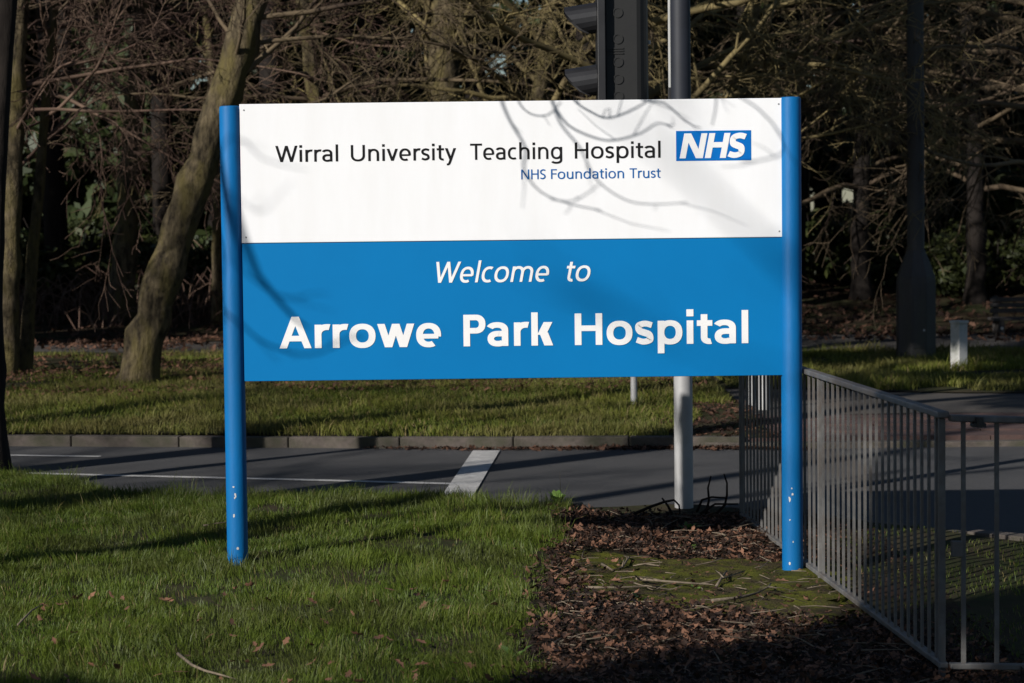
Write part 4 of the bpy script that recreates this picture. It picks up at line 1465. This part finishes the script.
# shaded trees at the right
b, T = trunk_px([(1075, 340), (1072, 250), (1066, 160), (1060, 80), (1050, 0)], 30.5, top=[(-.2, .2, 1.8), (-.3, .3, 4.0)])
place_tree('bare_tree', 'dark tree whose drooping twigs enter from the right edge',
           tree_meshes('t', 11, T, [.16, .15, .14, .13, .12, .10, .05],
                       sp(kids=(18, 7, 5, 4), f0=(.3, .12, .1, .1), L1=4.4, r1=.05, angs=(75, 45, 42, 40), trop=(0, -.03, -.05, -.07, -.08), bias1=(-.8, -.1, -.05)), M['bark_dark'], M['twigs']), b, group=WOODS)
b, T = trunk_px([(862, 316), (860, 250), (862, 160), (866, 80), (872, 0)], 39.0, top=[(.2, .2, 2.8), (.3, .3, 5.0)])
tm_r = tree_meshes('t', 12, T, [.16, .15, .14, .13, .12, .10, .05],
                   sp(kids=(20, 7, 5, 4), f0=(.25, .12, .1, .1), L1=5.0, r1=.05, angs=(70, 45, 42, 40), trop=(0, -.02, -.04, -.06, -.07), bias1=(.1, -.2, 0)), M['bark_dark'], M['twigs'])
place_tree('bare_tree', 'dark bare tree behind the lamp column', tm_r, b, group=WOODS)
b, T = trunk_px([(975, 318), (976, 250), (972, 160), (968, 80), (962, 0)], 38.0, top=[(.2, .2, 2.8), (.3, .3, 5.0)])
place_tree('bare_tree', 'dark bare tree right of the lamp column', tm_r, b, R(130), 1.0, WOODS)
# the dark trunk at the left edge, this side of the road
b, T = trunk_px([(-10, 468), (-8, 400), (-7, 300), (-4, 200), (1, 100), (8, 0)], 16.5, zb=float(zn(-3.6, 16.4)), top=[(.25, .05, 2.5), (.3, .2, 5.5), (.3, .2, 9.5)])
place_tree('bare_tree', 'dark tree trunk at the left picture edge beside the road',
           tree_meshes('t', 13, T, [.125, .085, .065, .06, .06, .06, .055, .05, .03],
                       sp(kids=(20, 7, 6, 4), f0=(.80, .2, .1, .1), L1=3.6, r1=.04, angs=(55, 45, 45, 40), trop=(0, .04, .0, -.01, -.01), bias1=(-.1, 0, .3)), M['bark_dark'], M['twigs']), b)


# ------------------------------------------------------------------ evergreen trees and shrubs that close the wood
def leaf_mass(seed, blobs, n, size, material, name='crown', hollow=.55):
    g = np.random.default_rng(seed)
    B = np.array(blobs, float)
    wts = (B[:, 3] * B[:, 4]) ** 1.0
    idx = g.choice(len(B), n, p=wts / wts.sum())
    d = g.normal(0, 1, (n, 3))
    d /= np.linalg.norm(d, axis=1)[:, None]
    rr = g.uniform(hollow ** 3, 1.15, n) ** (1 / 3)
    P = B[idx, :3] + d * rr[:, None] * B[idx][:, [3, 3, 4]]
    nrm = d + g.normal(0, .6, (n, 3))
    nrm /= np.linalg.norm(nrm, axis=1)[:, None]
    u = np.cross(nrm, g.normal(0, 1, (n, 3)))
    u /= np.linalg.norm(u, axis=1)[:, None]
    v = np.cross(nrm, u)
    s_ = size * np.exp(g.normal(0, .3, n))[:, None]
    V = np.stack([P - u * s_, P - v * s_ * .45 + nrm * s_ * .1, P + u * s_, P + v * s_ * .45 + nrm * s_ * .1], 1).reshape(-1, 3)
    F = (np.arange(n) * 4)[:, None] + np.arange(4)[None]
    return arr_mesh(name, V, F, material, attr=np.repeat(np.clip(g.uniform(0, 1, n), 0, 1), 4), mesh_only=True)


def evergreen_blobs(seed, H, W, low=.3):
    g = random.Random(seed)
    out = []
    for k in range(30):
        f = g.uniform(0, 1)
        z = low + (H - low) * f
        wd = W * (1 - .55 * f) * (1 if f > .08 else .8)
        a = g.uniform(0, 6.28)
        q = wd * g.uniform(.35, .9)
        out.append((math.cos(a) * q, math.sin(a) * q, z, g.uniform(.5, 1.0), g.uniform(.35, .75)))
    return out


def simple_trunk(H, r, seed):
    g = random.Random(seed)
    m = MB()
    m.tube([(0, 0, -.2), (g.uniform(-.1, .1), .05, H * .3), (g.uniform(-.2, .2), 0, H * .6), (g.uniform(-.2, .2), .1, H * .95)], [r * 1.3, r, r * .7, r * .2], 8)
    return m.build('trunk', M['bark_dark'], mesh_only=True, smooth=True)


ev = [(simple_trunk(11, .2, k), leaf_mass(60 + k, evergreen_blobs(k, 11 + k, 2.6), 11000, .15, M['ever'])) for k in range(3)]
rnd = random.Random(21)
EVL = ['far left', 'behind the leaning tree', 'above the left blue post', 'above the left of the board', 'above the middle of the board', 'behind the traffic signal', 'above the right blue post',
       'behind the lamp column', 'behind the bollard', 'at the right edge', 'beyond the right edge', 'beyond the left edge']
k = 0
for row, (yy, n, x0_, dx) in enumerate(((45.5, 12, -14.1, 2.9), (54, 12, -18.3, 3.3), (62, 12, -19.6, 3.6), (71, 12, -22, 3.9))):
    for i in range(n):
        x = x0_ + i * dx + rnd.uniform(-.8, .8)
        y = yy + rnd.uniform(-2.5, 2.5)
        e = empty('evergreen_tree', (x, y, float(zf(x, y)) - .1))
        e.rotation_euler = (0, 0, rnd.uniform(0, 6.28))
        q = rnd.uniform(.85, 1.2)
        e.scale = (q, q, q)
        t_, c_ = ev[k % 3]
        inst(t_, 'trunk', e)
        inst(c_, 'crown', e)
        px = 512 + x / y * FPX
        tag(e, 'dark evergreen tree in the %s row of the wood, %s from the left' % (('front', 'second', 'third', 'rear')[row], ('first', 'second', 'third', 'fourth', 'fifth', 'sixth', 'seventh', 'eighth', 'ninth', 'tenth', 'eleventh', 'twelfth')[i]), 'tree', 'evergreen trees closing the wood')
        k += 1
# low shrubs on the wood's edge
sb = []
for k in range(3):
    g_ = random.Random(80 + k)
    bl_ = [(g_.uniform(-.7, .7), g_.uniform(-.5, .5), g_.uniform(.2, .85), g_.uniform(.25, .45), g_.uniform(.2, .35)) for _ in range(10)]
    m = MB()
    for q in range(9):
        a = q * .7
        m.tube([(0, 0, -.1), (math.cos(a) * .3, math.sin(a) * .25, .5), (math.cos(a) * .6, math.sin(a) * .4, 1.0)], [.02, .014, .006], 4)
    sb.append((m.build('stems', M['bark_dark'], mesh_only=True), leaf_mass(90 + k, bl_, 2600, .055, M['shrub'], 'foliage', .3)))
rnd = random.Random(31)
for i, (px, lab) in enumerate(((-30, 'dark shrub in the wood beyond the left picture edge'), (20, 'dark shrub behind the greenish trunk at the left edge'),
                               (70, 'dark shrub between the slender left trunk and the dark upright trunk'), (100, 'low shrub at the left foot of the dark upright trunk'),
                               (150, 'low shrub behind the foot of the leaning tree'), (188, 'low shrub between the leaning tree and the left blue post'),
                               (236, 'low shrub partly hidden behind the left blue post'), (822, 'dark shrub in the wood just right of the right blue post'),
                               (862, 'dark shrub in the wood left of the lamp column'), (908, 'dark shrub behind the lamp column base'), (950, 'dark shrub in the wood behind the white bollard'),
                               (995, 'dark shrub in the wood behind the bench'), (1040, 'dark shrub in the wood beyond the right picture edge'))):
    y = rnd.uniform(38.5, 42)
    x = (px - 512) / FPX * y
    e = empty('shrub', (x, y, float(zf(x, y)) - .02))
    q = rnd.uniform(.9, 1.6)
    e.scale = (q * 1.2, q, q * rnd.uniform(.7, 1.1))
    e.rotation_euler = (0, 0, rnd.uniform(0, 6.28))
    s_, f_ = sb[i % 3]
    inst(s_, 'stems', e)
    inst(f_, 'foliage', e)
    tag(e, lab, 'shrub', 'shrubs along the edge of the wood')
# brown undergrowth: a mass of dead stems
g = np.random.default_rng(77)
paths = []
for i in range(1900):
    x, y = g.uniform(-10.5, 4.0), g.uniform(35.5, 43)
    z = float(zf(x, y))
    h = g.uniform(.2, .75)
    a = g.uniform(0, 6.28)
    r_ = g.uniform(.2, .9)
    c, s_ = math.cos(a) * r_, math.sin(a) * r_
    paths.append((np.array([(x, y, z - .03), (x + c * .3, y + s_ * .3, z + h * .7), (x + c * .7, y + s_ * .7, z + h), (x + c * 1.2, y + s_ * 1.2, z + h * .75)]), np.array([.012, .010, .008, .004])))
V, F = tube_arrays(paths, 3)
tag(arr_mesh('undergrowth', V, F, M['twigs_red']), 'tangled brown undergrowth of dead stems along the wood', 'undergrowth', kind='stuff')

# ------------------------------------------------------------------ trees behind and beside the camera, whose shade falls into the picture
# the overhanging tree: its hanging twigs shade the board
SXY = Vector((-7.55, 6.7, 0))
m = MB()
HT = 'tree overhanging the sign from the left'
ot = empty('overhanging_tree', SXY)
tag(ot, 'bare tree left of the camera whose hanging twigs shade the sign', 'tree')
g = np.random.default_rng(5)
Tt = [(0, 0, -.2), (.05, .05, 2), (.0, .1, 4), (-.2, .2, 6.5), (-.3, .1, 9.5)]
shade_a = tm_, lm_, cm_ = tree_meshes('t', 33, Tt, [.17, .15, .13, .09, .03], sp(kids=(9, 6, 5, 3), f0=(.78, .2, .1, .1), L1=3.0, r1=.05, angs=(50, 45, 45, 40), trop=(0, .05, 0, 0, 0), bias1=(-1.5, -.7, .2)), M['bark'], M['twigs'])
for nm, me in zip(('trunk', 'limbs', 'crown'), (tm_, lm_, cm_)):
    inst(me, nm, ot)


def cast(px, py, t):
    """the point t metres towards the sun from the place on the board"""
    return at(px, py, SY) + SUNV * t - SXY


paths = []


def hang(pl, t0, r0, r1):
    n = len(pl)
    P = [np.array(cast(x, y, t0 + .15 * math.sin(i * 1.3 + t0 * 3))) for i, (x, y) in enumerate(pl)]
    # smooth subdivision
    Q = []
    for i in range(n - 1):
        p0, p1, p2, p3 = P[max(i - 1, 0)], P[i], P[i + 1], P[min(i + 2, n - 1)]
        for u in (0, .33, .66):
            Q.append(.5 * (2 * p1 + (p2 - p0) * u + (2 * p0 - 5 * p1 + 4 * p2 - p3) * u * u + (3 * p1 - p0 - 3 * p2 + p3) * u ** 3))
    Q.append(P[-1])
    Q = np.array(Q)
    paths.append((Q, np.linspace(r0 * .78, r1 * .7, len(Q))))
    for k in range(3, len(Q) - 1, 2):
        if g.uniform() < .5:
            d = Q[k + 1] - Q[k - 1]
            d = d / np.linalg.norm(d) + g.normal(0, .55, 3)
            L_ = g.uniform(.05, .17)
            q1 = Q[k] + d * L_ * .5 + g.normal(0, .01, 3)
            q2 = q1 + (d + g.normal(0, .3, 3)) * L_ * .5
            paths.append((np.array([Q[k], q1, q2]), np.array([r1 * .6, r1 * .5, r1 * .3])))


T0 = 2.4
top_limb = [(180, -260), (330, -190), (450, -60), (560, 10), (650, 30), (740, 20)]
tr_ = Vector((0, .08, 3.4))
P = [np.array(tr_), np.array((1.4, .5, 5.6)), np.array((3.0, 1.2, 6.2))] + [np.array(cast(x, y, T0)) for x, y in ((430, -170), (500, -60), (560, 10), (650, 30), (745, 35))]
paths.append((np.array(P), np.array([.06, .055, .045, .03, .022, .017, .012, .006])))
for pl, t0, r0, r1 in (
        ([(500, -60), (497, 60), (505, 100), (515, 125), (530, 152), (528, 172), (545, 195), (575, 207), (605, 213)], 2.55, .011, .004),
        ([(555, 202), (575, 204), (590, 197), (603, 187)], 2.55, .004, .003),
        ([(545, 0), (548, 60), (556, 100), (565, 127), (585, 152), (600, 182), (630, 203), (660, 207), (692, 205)], 2.6, .010, .003),
        ([(570, 12), (562, 60), (576, 100), (595, 115), (613, 121), (640, 111), (658, 98), (670, 80)], 1.9, .009, .004),
        ([(556, 105), (572, 128), (600, 141), (620, 143), (645, 136), (662, 126), (676, 131)], 2.1, .008, .004),
        ([(640, 28), (630, 80), (645, 102), (668, 106), (690, 125), (705, 131)], 2.2, .009, .004),
        ([(700, 33), (716, 80), (720, 105), (716, 128)], 2.3, .007, .003),
        ([(613, 121), (614, 112)], 1.9, .004, .003),
        ([(560, 10), (530, 70), (522, 100), (533, 116), (552, 118), (565, 105)], 2.0, .007, .004),
        ([(650, 30), (690, 70), (760, 110), (790, 150), (770, 162), (745, 165)], 3.2, .007, .004)):
    hang(pl, t0, r0, r1)
# lower left twigs
P = [np.array(tr_) + np.array((0, 0, -.6)), np.array((1.2, .6, 3.0))] + [np.array(cast(x, y, 5.2)) for x, y in ((120, -60), (180, 60), (225, 160), (250, 245), (262, 277), (282, 302), (300, 322), (312, 330))]
paths.append((np.array(P), np.linspace(.03, .007, len(P))))
for pl, t0, r0, r1 in (
        ([(180, 60), (200, 200), (225, 300), (245, 325), (270, 346), (310, 357), (345, 345), (362, 335)], 5.0, .011, .005),
        ([(225, 160), (245, 262), (258, 282), (280, 297), (310, 301)], 5.3, .008, .004),
        ([(225, 160), (245, 142), (265, 160), (290, 168), (310, 172)], 5.6, .006, .003),
        ([(180, 60), (228, 190), (244, 200), (262, 215), (275, 208)], 5.6, .006, .003),
        ([(200, 200), (222, 235), (232, 260), (228, 300), (236, 330)], 5.2, .012, .006)):
    hang(pl, t0, r0, r1)
V, F = tube_arrays(paths, 5)
arr_mesh('hanging_branch', V, F, M['twigs'], ot, smooth=True)


shade_b = tree_meshes('t', 41, [(0, 0, -.2), (.1, 0, 3), (.1, .2, 6), (.2, .3, 9), (.2, .3, 12)], [.2, .17, .14, .09, .03],
                      sp(kids=(22, 7, 6, 4), f0=(.3, .12, .1, .1), L1=4.2, r1=.05, angs=(60, 45, 42, 40), trop=(0, .0, -.02, -.04, -.05)), M['bark'], M['twigs'])
NEARBY = 'trees around the camera, outside the picture'
for i, (x, y, q, a, kind) in enumerate(((-11.4, -5.5, 1.05, 20, 'b'), (-11.5, 12.5, .9, 80, 'b'), (-16, 17, .9, 200, 'b'), (-19, 9, 1.0, 130, 'b'), (-8.5, 20.5, .6, 40, 'b'), (-24, 4, 1.0, 40, 'b'),
                                        (-19, 2, 1.1, 260, 'b'), (-12.2, 4.5, .75, 10, 'b'))):
    place_tree('bare_tree', 'bare tree left of the picture, %s nearest to the camera line' % ('first', 'second', 'third', 'fourth', 'fifth', 'sixth', 'seventh', 'eighth')[i], shade_b, (x, y, float(zn(x, min(y, 14)))), R(a), q, NEARBY)
ORD = ('first', 'second', 'third', 'fourth', 'fifth', 'sixth', 'seventh', 'eighth', 'ninth', 'tenth', 'eleventh', 'twelfth')
for i, (x, y, q, qz, a) in enumerate(((-4.9, 2.5, .48, .52, 10), (-7.3, 2.8, .36, .28, 60), (-9.5, 3.3, .36, .32, 170), (-4.2, 3.0, .40, .45, 250), (-3.4, 2.2, .45, .50, 30), (-5.3, 1.6, .45, .48, 140), (-5.5, 2.4, .42, .46, 20), (-12.8, 30, .7, .55, 90), (-15.5, 29, .7, .6, 210),
                                      (-12.5, 27.5, .8, .85, 300), (-10.5, 33, .9, 1.0, 15))):
    e = empty('evergreen_tree', (x, y, float(zn(x, min(y, 14))) - .1))
    e.rotation_euler = (0, 0, R(a))
    e.scale = (q, q, qz * (1.13 if y < 6 else 1))
    inst(ev[i % 3][0], 'trunk', e)
    inst(ev[i % 3][1], 'crown', e)
    tag(e, 'evergreen outside the picture on the left, %s from the camera' % ORD[i], 'tree', NEARBY)
# tall bare-trunked pines in the wood, plus an unseen roadside pair added for shade
pc = []
for k in range(2):
    g_ = random.Random(200 + k)
    bl_ = [(g_.uniform(-1.9, 1.9), g_.uniform(-1.6, 1.6), g_.uniform(6.0, 11.5), g_.uniform(.6, 1.1), g_.uniform(.3, .6)) for _ in range(26)]
    pc.append((simple_trunk(11.5, .17, 30 + k), leaf_mass(210 + k, bl_, 9000, .14, M['ever'], hollow=.2)))
for i, (px, y) in enumerate(((-62, 17.2), (-260, 13.2), (-90, 34), (60, 38), (168, 40.5), (268, 36), (372, 37.5), (478, 39), (585, 36), (655, 35.5), (745, 38), (793, 40), (916, 40.5), (1048, 36.5), (1110, 38))):
    x = (px - 512) / FPX * y
    e = empty('pine_tree', (x, y, float(zf(x, y))))
    e.rotation_euler = (0, 0, i * 2.1)
    inst(pc[i % 2][0], 'trunk', e)
    inst(pc[i % 2][1], 'crown', e)
    tag(e, 'tall pine with a bare dark trunk, %s from the left' % (('unseen and added for shade, second', 'unseen and added for shade, outermost') + ORD + ('last',))[i], 'tree', 'pines in the wood')
